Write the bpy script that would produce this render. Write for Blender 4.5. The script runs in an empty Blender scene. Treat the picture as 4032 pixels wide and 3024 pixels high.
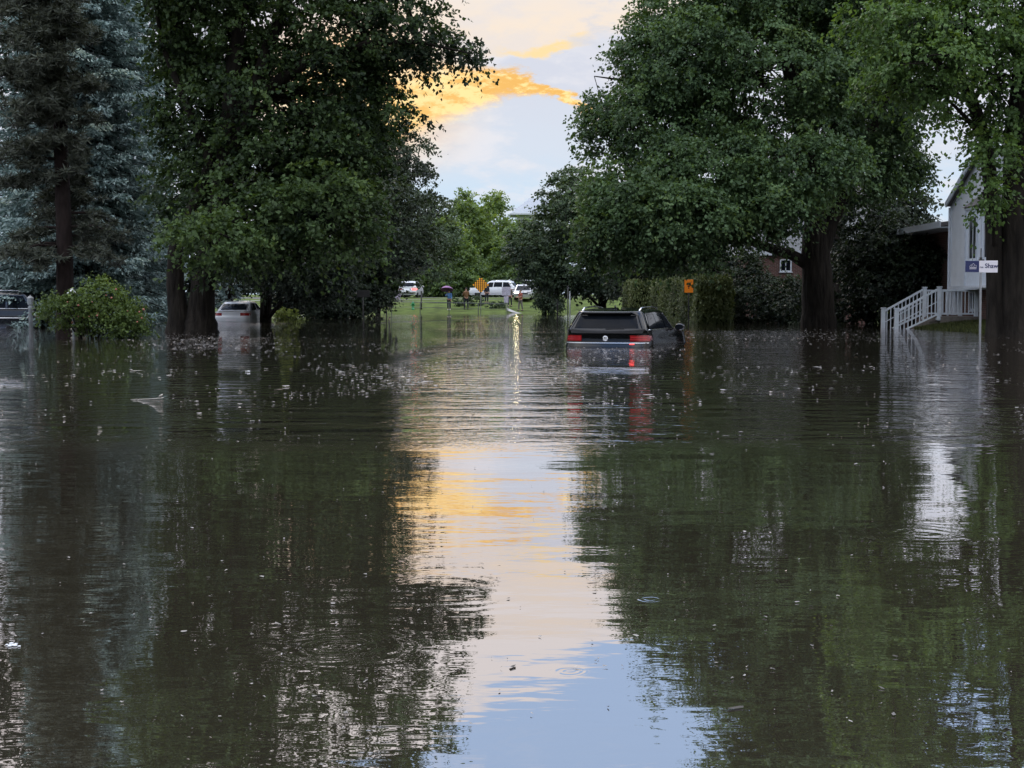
import bpy, bmesh, math, random
import numpy as np
from mathutils import Vector, Matrix

sc = bpy.context.scene
COL = sc.collection
R = math.radians
F = 5590.0          # focal length in photo pixels
H = 1.04            # camera height above the flood water
PITCH = math.atan(327.0 / F)
CX, CY = 2016.0, 1512.0

def at(px, py, Y):
    """point on the plane y = Y that lies along the photo's sight line"""
    u = (px - CX) / F; v = (CY - py) / F
    c, s = math.cos(PITCH), math.sin(PITCH)
    dy = c + v * s; dz = -s + v * c
    k = Y / dy
    return Vector((u * k, Y, H + dz * k))

def lerp(a, b, t): return a + (b - a) * t
def sstep(x, a, b):
    t = min(1, max(0, (x - a) / (b - a))); return t * t * (3 - 2 * t)

# ------------------------------------------------------------------ materials
def N(nt, typ, **kw):
    n = nt.nodes.new(typ)
    for k, v in kw.items():
        if k.startswith('i_'):
            key = k[2:]
            n.inputs[int(key) if key.isdigit() else key].default_value = v
        else: setattr(n, k, v)
    return n
def rgb(r, g, b): return (r, g, b, 1.0)

def mat(name, col, rough=0.6, metal=0.0, var=0.25, scale=6.0, bump=0.0, bscale=40.0, spec=0.5, emit=None, estr=0, coat=0.0, stretch=(1, 1, 1)):
    m = bpy.data.materials.new(name); m.use_nodes = True
    nt = m.node_tree; b = nt.nodes['Principled BSDF']
    tc = N(nt, 'ShaderNodeTexCoord')
    mp = N(nt, 'ShaderNodeMapping'); mp.inputs['Scale'].default_value = stretch
    nt.links.new(tc.outputs['Object'], mp.inputs['Vector'])
    nz = N(nt, 'ShaderNodeTexNoise', i_Scale=scale, i_Detail=6.0)
    nt.links.new(mp.outputs[0], nz.inputs['Vector'])
    rp = N(nt, 'ShaderNodeValToRGB')
    d = tuple(max(0, c * (1 - var)) for c in col); l = tuple(min(1, c * (1 + var)) for c in col)
    rp.color_ramp.elements[0].position = 0.3; rp.color_ramp.elements[0].color = (*d, 1)
    rp.color_ramp.elements[1].position = 0.7; rp.color_ramp.elements[1].color = (*l, 1)
    nt.links.new(nz.outputs['Fac'], rp.inputs['Fac'])
    nt.links.new(rp.outputs['Color'], b.inputs['Base Color'])
    b.inputs['Roughness'].default_value = rough; b.inputs['Metallic'].default_value = metal
    b.inputs['Specular IOR Level'].default_value = spec
    if coat: b.inputs['Coat Weight'].default_value = coat; b.inputs['Coat Roughness'].default_value = 0.03
    if bump:
        n2 = N(nt, 'ShaderNodeTexNoise', i_Scale=bscale, i_Detail=5.0)
        nt.links.new(mp.outputs[0], n2.inputs['Vector'])
        bp = N(nt, 'ShaderNodeBump', i_Strength=1.0, i_Distance=bump)
        nt.links.new(n2.outputs['Fac'], bp.inputs['Height'])
        nt.links.new(bp.outputs[0], b.inputs['Normal'])
    if emit:
        b.inputs['Emission Color'].default_value = (*emit, 1); b.inputs['Emission Strength'].default_value = estr
    return m

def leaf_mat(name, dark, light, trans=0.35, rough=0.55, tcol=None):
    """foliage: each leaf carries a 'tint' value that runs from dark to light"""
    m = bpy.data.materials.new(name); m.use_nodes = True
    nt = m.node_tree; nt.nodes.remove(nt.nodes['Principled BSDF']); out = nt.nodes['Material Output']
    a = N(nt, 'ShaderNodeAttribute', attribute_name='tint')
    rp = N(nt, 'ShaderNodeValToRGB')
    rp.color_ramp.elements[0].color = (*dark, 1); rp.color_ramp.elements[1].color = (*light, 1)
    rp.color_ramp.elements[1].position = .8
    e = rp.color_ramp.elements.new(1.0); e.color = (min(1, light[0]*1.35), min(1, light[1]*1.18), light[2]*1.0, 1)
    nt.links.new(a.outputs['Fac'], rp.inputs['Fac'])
    df = N(nt, 'ShaderNodeBsdfPrincipled', i_Roughness=rough)
    df.inputs['Specular IOR Level'].default_value = 0.3
    nt.links.new(rp.outputs[0], df.inputs['Base Color'])
    hs = N(nt, 'ShaderNodeMixRGB', blend_type='MULTIPLY', i_Fac=1.0)
    hs.inputs['Color2'].default_value = (*(tcol or (1.3, 1.2, 0.45)), 1)
    nt.links.new(rp.outputs[0], hs.inputs['Color1'])
    tr = N(nt, 'ShaderNodeBsdfTranslucent'); nt.links.new(hs.outputs[0], tr.inputs['Color'])
    mx = N(nt, 'ShaderNodeMixShader', i_Fac=trans)
    nt.links.new(df.outputs[0], mx.inputs[1]); nt.links.new(tr.outputs[0], mx.inputs[2])
    nt.links.new(mx.outputs[0], out.inputs['Surface'])
    return m

def siding_mat(name, col, pitch=0.11):
    m = mat(name, col, rough=0.55, var=0.07, scale=2.0)
    nt = m.node_tree; b = nt.nodes['Principled BSDF']
    tc = N(nt, 'ShaderNodeTexCoord'); sp = N(nt, 'ShaderNodeSeparateXYZ')
    nt.links.new(tc.outputs['Object'], sp.inputs[0])
    dv = N(nt, 'ShaderNodeMath', operation='DIVIDE'); dv.inputs[1].default_value = pitch
    fr = N(nt, 'ShaderNodeMath', operation='FRACT')
    nt.links.new(sp.outputs['Z'], dv.inputs[0]); nt.links.new(dv.outputs[0], fr.inputs[0])
    iv = N(nt, 'ShaderNodeMath', operation='SUBTRACT'); iv.inputs[0].default_value = 1.0
    nt.links.new(fr.outputs[0], iv.inputs[1])
    bp = N(nt, 'ShaderNodeBump', i_Strength=1.0, i_Distance=0.02)
    nt.links.new(iv.outputs[0], bp.inputs['Height']); nt.links.new(bp.outputs[0], b.inputs['Normal'])
    return m

def brick_mat(name, c1, c2, axis='Y'):
    m = mat(name, c1, rough=0.85, var=0.2)
    nt = m.node_tree; b = nt.nodes['Principled BSDF']
    tc = N(nt, 'ShaderNodeTexCoord'); sp = N(nt, 'ShaderNodeSeparateXYZ'); cb = N(nt, 'ShaderNodeCombineXYZ')
    nt.links.new(tc.outputs['Object'], sp.inputs[0])
    nt.links.new(sp.outputs[axis], cb.inputs[0]); nt.links.new(sp.outputs['Z'], cb.inputs[1])
    bk = N(nt, 'ShaderNodeTexBrick', i_Scale=1.0)
    bk.inputs['Color1'].default_value = (*c1, 1); bk.inputs['Color2'].default_value = (*c2, 1)
    bk.inputs['Mortar'].default_value = (0.16, 0.14, 0.12, 1)
    bk.inputs['Brick Width'].default_value = 0.21; bk.inputs['Row Height'].default_value = 0.075
    bk.inputs['Mortar Size'].default_value = 0.008
    nt.links.new(cb.outputs[0], bk.inputs['Vector']); nt.links.new(bk.outputs['Color'], b.inputs['Base Color'])
    return m

M = {}
M['bark'] = mat('bark', (0.020, 0.017, 0.014), 0.95, var=0.6, scale=6, bump=0.12, bscale=9, stretch=(1, 1, 0.18), spec=0.15)
M['bark_pine'] = mat('bark_pine', (0.022, 0.016, 0.015), 0.95, var=0.45, scale=6, bump=0.05, bscale=8, stretch=(1, 1, 0.3), spec=0.15)
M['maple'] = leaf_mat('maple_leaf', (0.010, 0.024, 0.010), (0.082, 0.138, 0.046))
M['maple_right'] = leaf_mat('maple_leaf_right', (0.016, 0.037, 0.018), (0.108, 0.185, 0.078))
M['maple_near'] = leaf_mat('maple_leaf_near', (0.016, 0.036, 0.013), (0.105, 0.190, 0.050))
M['dark_leaf'] = leaf_mat('dark_leaf', (0.008, 0.016, 0.010), (0.050, 0.075, 0.036), trans=0.2)
M['round_leaf'] = leaf_mat('round_leaf', (0.016, 0.033, 0.019), (0.085, 0.13, 0.065), trans=0.25)
M['light_leaf'] = leaf_mat('light_leaf', (0.045, 0.085, 0.03), (0.165, 0.25, 0.085), trans=0.4)  # pale green, lightened further in place of distance haze
M['shrub_leaf'] = leaf_mat('shrub_leaf', (0.018, 0.036, 0.009), (0.10, 0.155, 0.035), trans=0.3)
M['clipped_leaf'] = leaf_mat('clipped_leaf', (0.06, 0.085, 0.015), (0.2, 0.26, 0.06), trans=0.3)
M['hedge_leaf'] = leaf_mat('hedge_leaf', (0.022, 0.036, 0.012), (0.12, 0.15, 0.05), trans=0.15)
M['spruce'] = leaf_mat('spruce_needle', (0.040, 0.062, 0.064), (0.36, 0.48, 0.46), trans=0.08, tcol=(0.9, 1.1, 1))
M['pine'] = leaf_mat('pine_needle', (0.022, 0.028, 0.020), (0.15, 0.17, 0.13), trans=0.08)
M['pink'] = mat('pink_blossom', (0.35, 0.13, 0.10), 0.7)
M['grass_blade'] = leaf_mat('grass_blade', (0.02, 0.028, 0.008), (0.085, 0.10, 0.03), trans=0.3)
M['black_paint'] = mat('black_paint', (0.003, 0.003, 0.004), 0.10, var=0.1, coat=.25, spec=.35)
M['dark_blue_paint'] = mat('dark_blue_paint', (0.006, 0.008, 0.014), 0.2, var=0.1, coat=1.0)
M['white_paint_car'] = mat('white_paint_car', (0.72, 0.74, 0.78), 0.22, var=0.03, coat=0.6)
M['silver_paint'] = mat('silver_paint', (0.5, 0.5, 0.52), 0.25, var=0.03, metal=0.5, coat=0.6)
M['glass'] = mat('tinted_glass', (0.008, 0.010, 0.014), 0.05, var=0.1, spec=0.07)
M['glass_light'] = mat('light_glass', (0.05, 0.06, 0.07), 0.05, var=0.1, spec=0.8)
M['chrome'] = mat('chrome', (0.75, 0.76, 0.78), 0.12, metal=1.0, var=0.04)
M['strip'] = mat('strip_metal', (0.42, 0.43, 0.45), 0.25, metal=1.0, var=0.05)
M['black_plastic'] = mat('black_plastic', (0.008, 0.008, 0.009), 0.5, var=0.2)
M['tyre'] = mat('tyre_rubber', (0.01, 0.01, 0.01), 0.9)
M['tail_red'] = mat('tail_red', (0.22, 0.008, 0.01), 0.12, var=0.3, scale=14, coat=1.0, emit=(0.6, 0.02, 0.02), estr=0.03)
M['tail_lit'] = mat('tail_lit', (0.6, 0.02, 0.02), 0.3, emit=(1.0, 0.05, 0.04), estr=6)
M['lamp_lit'] = mat('head_lit', (0.9, 0.85, 0.7), 0.3, emit=(1.0, 0.86, 0.50), estr=70)
M['lamp_soft'] = mat('reverse_lit', (0.9, 0.8, 0.7), 0.3, emit=(1.0, 0.4, 0.3), estr=3)
M['white_trim'] = mat('white_trim', (0.62, 0.66, 0.72), 0.5, var=0.06)
M['white_rail'] = mat('white_rail', (0.62, 0.67, 0.72), 0.5, var=0.08)
M['siding'] = siding_mat('white_siding', (0.62, 0.65, 0.69))
M['siding_far'] = siding_mat('far_siding', (0.5, 0.52, 0.54), 0.14)
M['bay'] = mat('bay_panel', (0.66, 0.72, 0.80), 0.5, var=0.05)
M['brick'] = brick_mat('brick_street', (0.16, 0.07, 0.05), (0.10, 0.045, 0.035), 'Y')
M['brick_x'] = brick_mat('brick_front', (0.11, 0.045, 0.036), (0.075, 0.03, 0.026), 'X')
M['roof'] = mat('roof_shingle', (0.13, 0.12, 0.12), 0.9, var=0.3, scale=20, bump=0.02)
M['roof_far'] = mat('roof_far', (0.33, 0.36, 0.40), 0.8, var=0.1)
M['wood_step'] = mat('step_concrete', (0.16, 0.14, 0.125), 0.9, var=0.25)
M['dark_door'] = mat('dark_door', (0.03, 0.032, 0.035), 0.5)
M['post_metal'] = mat('post_metal', (0.26, 0.275, 0.285), 0.5, metal=0.5, var=0.15)
M['post_dark'] = mat('post_dark', (0.015, 0.015, 0.015), 0.6)
M['rail_metal'] = mat('rail_metal', (0.06, 0.07, 0.07), 0.5, metal=0.4)
M['navy'] = mat('navy_sign', (0.012, 0.02, 0.085), 0.4, var=0.05)
M['sign_white'] = mat('sign_white', (0.78, 0.75, 0.80), 0.4, var=0.03)
M['sign_orange'] = mat('sign_orange', (0.9, 0.26, 0.02), 0.45, var=0.06, emit=(1,.28,.02), estr=.22)  # face given a faint glow to brighten it; not a lamp
M['sign_amber'] = mat('sign_amber', (0.85, 0.38, 0.02), 0.45, var=0.06, emit=(1,.42,.03), estr=.18)  # emission added so the amber face reads brighter, no lamp behind it
M['sign_black'] = mat('sign_black', (0.012, 0.01, 0.01), 0.5)
M['sign_back'] = mat('sign_back', (0.45, 0.43, 0.52), 0.5, var=0.35, scale=9)
M['stone'] = mat('stacked_stone', (0.30, 0.28, 0.22), 0.9, var=0.5, scale=9, bump=0.02)
M['lamp_white'] = mat('lamp_white', (0.55, 0.57, 0.58), 0.5)
M['lamp_grey'] = mat('lamp_grey', (0.33, 0.36, 0.38), 0.5)
M['asphalt'] = mat('asphalt', (0.05, 0.05, 0.052), 0.85, var=0.25, scale=30)
M['path'] = mat('pale_path', (0.30, 0.30, 0.295), 0.8, var=0.12)
M['green_plastic'] = mat('green_plastic', (0.03, 0.25, 0.09), 0.5)
M['skin'] = mat('skin', (0.42, 0.24, 0.17), 0.55, var=0.06)
M['hair'] = mat('hair', (0.015, 0.011, 0.009), 0.7)
M['white_cloth'] = mat('white_cloth', (0.7, 0.7, 0.74), 0.8)
M['blue_cloth'] = mat('blue_cloth', (0.10, 0.24, 0.50), 0.8)
M['brown_cloth'] = mat('brown_cloth', (0.16, 0.085, 0.035), 0.85)
M['navy_cloth'] = mat('navy_cloth', (0.012, 0.015, 0.025), 0.85)
M['rust_cloth'] = mat('rust_cloth', (0.24, 0.055, 0.035), 0.85)
M['grey_cloth'] = mat('grey_cloth', (0.13, 0.12, 0.11), 0.85)
M['lilac'] = mat('lilac_cloth', (0.55, 0.47, 0.66), 0.7, var=0.08)
M['purple'] = mat('purple_cloth', (0.22, 0.09, 0.24), 0.7, var=0.12)
M['shoe_white'] = mat('shoe_white', (0.6, 0.6, 0.6), 0.7)
M['shoe_dark'] = mat('shoe_dark', (0.02, 0.02, 0.02), 0.7)
M['driftwood'] = mat('driftwood', (0.34, 0.32, 0.29), 0.85, var=0.3)
M['foam'] = mat('foam', (0.6, 0.62, 0.64), 0.5, var=0.15)
M['debris'] = leaf_mat('debris', (0.04, 0.034, 0.026), (0.44, 0.42, 0.40), trans=0.0)

# ------------------------------------------------------------------ mesh helpers
class MB:
    def __init__(s): s.v = []; s.f = []; s.mi = []
    def add(s, vs, fs, mi=0):
        o = len(s.v); s.v += [tuple(p) for p in vs]; s.f += [tuple(i + o for i in f) for f in fs]; s.mi += [mi] * len(fs)
    def box(s, lo, hi, mi=0, mtx=None):
        x0, y0, z0 = lo; x1, y1, z1 = hi
        vs = [Vector(p) for p in ((x0,y0,z0),(x1,y0,z0),(x1,y1,z0),(x0,y1,z0),(x0,y0,z1),(x1,y0,z1),(x1,y1,z1),(x0,y1,z1))]
        if mtx: vs = [mtx @ p for p in vs]
        s.add(vs, [(0,3,2,1),(4,5,6,7),(0,1,5,4),(1,2,6,5),(2,3,7,6),(3,0,4,7)], mi)
    def bar(s, a, b, w, h=None, mi=0):
        """rectangular bar from a to b"""
        a, b = Vector(a), Vector(b); d = (b - a).normalized(); h = h or w
        up = Vector((0,0,1)) if abs(d.z) < 0.95 else Vector((0,1,0))
        x = d.cross(up).normalized(); y = x.cross(d)
        vs = []
        for p in (a, b):
            for sx, sy in ((-1,-1),(1,-1),(1,1),(-1,1)): vs.append(p + x * sx * w / 2 + y * sy * h / 2)
        s.add(vs, [(0,1,2,3),(7,6,5,4),(0,4,5,1),(1,5,6,2),(2,6,7,3),(3,7,4,0)], mi)
    def tube(s, pts, rad, n=10, mi=0, cap=True):
        pts = [Vector(p) for p in pts]
        if not hasattr(rad, '__len__'): rad = [rad] * len(pts)
        o = len(s.v); prev = None
        for i, p in enumerate(pts):
            d = (pts[min(i+1, len(pts)-1)] - pts[max(i-1, 0)])
            d = d.normalized() if d.length > 1e-9 else Vector((0,0,1))
            if prev is None:
                up = Vector((0,0,1)) if abs(d.z) < 0.9 else Vector((1,0,0))
                x = d.cross(up).normalized()
            else:
                x = (prev - d * prev.dot(d)).normalized()
            prev = x; y = d.cross(x)
            for k in range(n):
                a = 2 * math.pi * k / n
                s.v.append(tuple(p + (x * math.cos(a) + y * math.sin(a)) * rad[i]))
        for i in range(len(pts) - 1):
            for k in range(n):
                s.f.append((o+i*n+k, o+i*n+(k+1)%n, o+(i+1)*n+(k+1)%n, o+(i+1)*n+k)); s.mi.append(mi)
        if cap:
            s.f.append(tuple(o+k for k in reversed(range(n)))); s.mi.append(mi)
            s.f.append(tuple(o+(len(pts)-1)*n+k for k in range(n))); s.mi.append(mi)
    def lathe(s, prof, n=16, c=(0,0,0), mi=0):
        o = len(s.v); c = Vector(c)
        for r, z in prof:
            for k in range(n):
                a = 2*math.pi*k/n; s.v.append((c.x + r*math.cos(a), c.y + r*math.sin(a), c.z + z))
        for i in range(len(prof)-1):
            for k in range(n):
                s.f.append((o+i*n+k, o+i*n+(k+1)%n, o+(i+1)*n+(k+1)%n, o+(i+1)*n+k)); s.mi.append(mi)
        s.f.append(tuple(o+k for k in reversed(range(n)))); s.mi.append(mi)
        s.f.append(tuple(o+(len(prof)-1)*n+k for k in range(n))); s.mi.append(mi)
    def grid(s, rows, mi=0, wrap=False):
        o = len(s.v); n = len(rows[0])
        for r in rows: s.v += [tuple(p) for p in r]
        for i in range(len(rows)-1):
            for k in range(n if wrap else n-1):
                s.f.append((o+i*n+k, o+i*n+(k+1)%n, o+(i+1)*n+(k+1)%n, o+(i+1)*n+k)); s.mi.append(mi)
    def build(s, name, m, parent=None, smooth=False, bevel=0.0):
        me = bpy.data.meshes.new(name); me.from_pydata(s.v, [], s.f); me.update()
        for mm in (m if isinstance(m, (list, tuple)) else [m]): me.materials.append(mm)
        if isinstance(m, (list, tuple)): me.polygons.foreach_set('material_index', s.mi)
        if smooth: me.polygons.foreach_set('use_smooth', [True]*len(me.polygons))
        o = bpy.data.objects.new(name, me); COL.objects.link(o)
        if parent: o.parent = parent
        if bevel:
            b = o.modifiers.new('bevel', 'BEVEL'); b.width = bevel; b.segments = 2; b.limit_method = 'ANGLE'
        return o

def tag(o, label=None, cat=None, group=None, kind=None):
    if label: o['label'] = label
    if cat: o['category'] = cat
    if group: o['group'] = group
    if kind: o['kind'] = kind
    return o
def empty(name, loc, label, cat, rz=0.0, group=None):
    o = bpy.data.objects.new(name, None); COL.objects.link(o)
    o.location = loc; o.rotation_euler = (0, 0, rz); o.empty_display_size = 0.2
    return tag(o, label, cat, group)

# ------------------------------------------------------------------ terrain
def far_profile(y):
    ks = [(0,-.7),(60,-.6),(108,-.5),(115,-.3),(121,0.0),(126,.6),(131,1.12),(136,1.36),(145,1.42),(170,1.5),(400,3.0),(1500,6)]
    for (a, za), (b, zb) in zip(ks, ks[1:]):
        if y <= b: return lerp(za, zb, max(0,(y-a)/(b-a)))
    return ks[-1][1]
def ground_z(x, y):
    yy = y - 2.2 + 7.0 * sstep(x, 2.5, 7) - 2.0 * sstep(-x, 6, 14)
    z = far_profile(yy)
    bank = .84 * sstep(x, 10.8, 17.5) * sstep(y, 33, 46)
    bank -= 1.0 * sstep(x, 9.8, 17.5) * sstep(y, 53.5, 58)
    left = 0.35 * sstep(-x, 9, 22) * sstep(y, 30, 50)
    z = max(z, min(z, 0) + bank, min(z, 0) + left)
    z += 0.03 * math.sin(x * 0.9 + y * 0.4) * math.sin(y * 0.31 - x * .2)
    return z

def build_ground():
    xs = sorted(set([-1500,-700,-300,-150,-90,-60,-45] + [round(-36 + i*0.9, 3) for i in range(84)] + [45,60,90,150,300,700,1500]))
    ys = sorted(set([-300,-100,-30,0,10,20] + [round(26 + i*0.8, 3) for i in range(170)] + [170,185,210,260,350,500,800,1500]))
    rows = [[(x, y, ground_z(x, y)) for x in xs] for y in ys]
    mb = MB(); mb.grid(rows)
    m = mat('lawn', (0.075, 0.105, 0.026), 0.95, var=0.45, scale=0.8, bump=0.04, bscale=14, spec=0.1)
    o = mb.build('ground', m, smooth=True); tag(o, kind='structure')

def strip(name, m, x0, x1, ya, yb, dz, n=60):
    rows = []
    for i in range(n+1):
        x = lerp(x0, x1, i/n)
        rows.append([(x, y, ground_z(x, y) + dz) for y in (ya(x), (ya(x)+yb(x))/2, yb(x))])
    mb = MB(); mb.grid([list(r) for r in zip(*rows)])
    o = mb.build(name, m, smooth=True); return tag(o, kind='structure')

# ------------------------------------------------------------------ water
def build_water():
    mb = MB(); mb.add([(-220,-60,0),(220,-60,0),(220,150,0),(-220,150,0)], [(0,1,2,3)])
    m = bpy.data.materials.new('flood_water'); m.use_nodes = True
    nt = m.node_tree; nt.nodes.remove(nt.nodes['Principled BSDF']); out = nt.nodes['Material Output']; L = nt.links.new
    tc = N(nt, 'ShaderNodeTexCoord'); P = tc.outputs['Object']
    def math_(op, a, b=None, clamp=False):
        n = N(nt, 'ShaderNodeMath', operation=op, use_clamp=clamp)
        for i, v in enumerate((a, b)):
            if v is None: continue
            if isinstance(v, (int, float)): n.inputs[i].default_value = v
            else: L(v, n.inputs[i])
        return n.outputs[0]
    def noise(scale, sx=1, sy=1, detail=3, off=0.0, rough=0.5):
        mp = N(nt, 'ShaderNodeMapping'); mp.inputs['Scale'].default_value = (sx, sy, 1); mp.inputs['Location'].default_value = (off, off*1.7, 0)
        L(P, mp.inputs['Vector'])
        n = N(nt, 'ShaderNodeTexNoise', i_Scale=scale, i_Detail=float(detail), i_Roughness=rough); L(mp.outputs[0], n.inputs['Vector'])
        return n.outputs['Fac']
    def ramp(v, a, b):
        n = N(nt, 'ShaderNodeMapRange', interpolation_type='SMOOTHSTEP'); n.inputs['From Min'].default_value = a; n.inputs['From Max'].default_value = b
        L(v, n.inputs['Value']); return n.outputs[0]
    sp = N(nt, 'ShaderNodeSeparateXYZ'); L(P, sp.inputs[0]); X, Y = sp.outputs['X'], sp.outputs['Y']
    # where the breeze and current roughen the surface
    patch = ramp(noise(0.11, 0.35, 1.0, 3, 3.1), 0.42, 0.60)
    bandA = math_('MULTIPLY', ramp(Y, 8.6, 12.0), math_('SUBTRACT', 1.0, ramp(Y, 95, 118)))
    chop = math_('MULTIPLY', bandA, math_('ADD', 0.48, math_('MULTIPLY', patch, 0.40)))
    streak = math_('MULTIPLY', ramp(Y, 9.6, 10.6), math_('SUBTRACT', 1.0, ramp(Y, 13.5, 17)))
    streak = math_('MULTIPLY', streak, ramp(noise(0.5, 0.3, 2.0, 3, 6.0), .32, .55))
    # a still, muddy near pool
    slow = math_('MULTIPLY', noise(0.9, 0.45, 1.0, 2), 0.010)
    fine = math_('MULTIPLY', noise(6.0, 0.5, 1.0, 3, 8.0), 0.0014)
    chopA = math_('MULTIPLY', math_('MULTIPLY', noise(3.2, 0.55, 1.0, 3, 1.0), 0.033), chop)
    farw = math_('MULTIPLY', ramp(Y, 13, 24), math_('MULTIPLY', math_('SUBTRACT', 1.0, ramp(Y, 85, 112)), math_('ADD', 0.58, math_('MULTIPLY', patch, 0.32))))
    chopC = math_('MULTIPLY', math_('MULTIPLY', noise(1.3, 2.0, 0.6, 4, 9.0, 0.65), 0.024), farw)
    chopB = math_('MULTIPLY', math_('MULTIPLY', noise(9.0, 0.6, 1.0, 3, 5.0), 0.0062), chop)
    h = math_('ADD', math_('ADD', slow, fine), math_('ADD', math_('ADD', chopA, chopC), chopB))
    h = math_('ADD', h, math_('MULTIPLY', math_('MULTIPLY', noise(3.0, 0.75, 1.0, 4, 2.2, 0.66), 0.021), streak))
    # rings: something stirring the shallows, and single rain drops
    def rings(cx, cy, rad, wl, amp, width, off=0):
        dx = math_('SUBTRACT', X, cx); dy = math_('SUBTRACT', Y, cy)
        d = math_('SQRT', math_('ADD', math_('MULTIPLY', dx, dx), math_('MULTIPLY', dy, dy)))
        d2 = math_('ADD', d, math_('MULTIPLY', noise(3.0, 1, 1, 3, off), 0.16))
        w = math_('SINE', math_('MULTIPLY', d2, 2*math.pi/wl))
        e = math_('SUBTRACT', 1.0, ramp(math_('ABSOLUTE', math_('SUBTRACT', d, rad)), 0.0, width))
        return math_('MULTIPLY', math_('MULTIPLY', w, e), amp)
    def wpt(px, py):
        Yd = H * F / (py - 1185.0); return at(px, py, Yd)
    for (px, py, rad, wl, amp, wd) in ((1330,2560,.10,.060,.00014,.26), (1010,2570,.07,.05,.00010,.15), (2245,2660,.03,.022,.00018,.025), (2400,3010,.26,.09,.00012,.05),
                                  (2560,2370,.03,.03,.0002,.04), (3640,2110,.15,.08,.00018,.3), (1700,2330,.2,.10,.00009,.4)):
        p = wpt(px, py); h = math_('ADD', h, rings(p.x, p.y, rad, wl, amp, wd, px*0.01))
    bp = N(nt, 'ShaderNodeBump', i_Strength=1.0, i_Distance=1.0); L(h, bp.inputs['Height'])
    gl = N(nt, 'ShaderNodeBsdfGlossy', i_Roughness=0.008); gl.inputs['Color'].default_value = (0.99, 0.955, 0.965, 1); L(bp.outputs[0], gl.inputs['Normal'])
    mudn = N(nt, 'ShaderNodeValToRGB'); L(noise(0.5, 1, 1, 5, 2), mudn.inputs['Fac'])
    mudn.color_ramp.elements[0].color = (0.034, 0.030, 0.020, 1); mudn.color_ramp.elements[1].color = (0.054, 0.047, 0.032, 1)
    df = N(nt, 'ShaderNodeBsdfDiffuse'); L(mudn.outputs[0], df.inputs['Color'])
    fr = N(nt, 'ShaderNodeFresnel', i_IOR=1.33); L(bp.outputs[0], fr.inputs['Normal'])
    fac = math_('ADD', 0.60, math_('MULTIPLY', fr.outputs[0], 0.42), True)
    mx = N(nt, 'ShaderNodeMixShader'); L(fac, mx.inputs[0]); L(df.outputs[0], mx.inputs[1]); L(gl.outputs[0], mx.inputs[2])
    L(mx.outputs[0], out.inputs['Surface'])
    o = mb.build('water', m); tag(o, kind='structure')

def build_debris():  # pale flakes are leaf litter and also stand in for wave glints
    rng = np.random.default_rng(5); vs = []; fs = []; tint = []
    n = 0
    while n < 5400:
        q = rng.random()
        if q < 0.42: px, py = rng.normal(1960, 420), rng.normal(1430, 80)
        elif q < 0.54: px, py = rng.normal(800, 170), rng.normal(1345, 20)
        elif q < 0.62: px, py = rng.normal(3150, 330), rng.normal(1320, 14)
        elif q < 0.97: px, py = rng.uniform(-100, 4130), 1295 + abs(rng.normal(0, 190))
        else: px, py = rng.uniform(-100, 4130), rng.uniform(1700, 2900)
        if py < 1290: continue
        y = H * F / (py - 1185)
        # rafts of leaves drift together
        c = math.sin(px*0.006+2) * math.sin(y*0.45+px*0.0017) + 0.6*math.sin(y*1.1 - px*0.003)
        if py < 1700 and c < rng.uniform(-.5, 1.1) and not .42 < q < .62: continue
        p = at(px, py, y)
        s = min(.07, rng.lognormal(-3.95, .45)) * (1 if py < 1450 else lerp(1, .22, min(1, (py-1450)/330)))
        if rng.random() < 0.04: s *= 2.0
        a = rng.uniform(0, 6.28); asp = rng.uniform(0.3, 0.8)
        t = rng.normal(0.36, 0.28); o = len(vs)
        k = 6
        for i in range(k):
            b = 2*math.pi*i/k; r = s * rng.uniform(0.7, 1.15)
            ex, ey = math.cos(b)*r*1.5, math.sin(b)*r*asp
            vs.append((p.x + ex*math.cos(a) - ey*math.sin(a), p.y + ex*math.sin(a) + ey*math.cos(a), 0.002 + rng.uniform(0, 0.0055)))
            tint.append(min(1, max(0, t)))
        fs.append(tuple(range(o, o+k))); n += 1
    me = bpy.data.meshes.new('debris_and_glints'); me.from_pydata(vs, [], fs); me.update()
    at_ = me.attributes.new('tint', 'FLOAT', 'POINT'); at_.data.foreach_set('value', tint)
    me.materials.append(M['debris'])
    o = bpy.data.objects.new('debris_and_glints', me); COL.objects.link(o)
    tag(o, 'specks of leaf litter, bark and painted wave glints drifting on the flood water', 'debris', kind='stuff')

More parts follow.
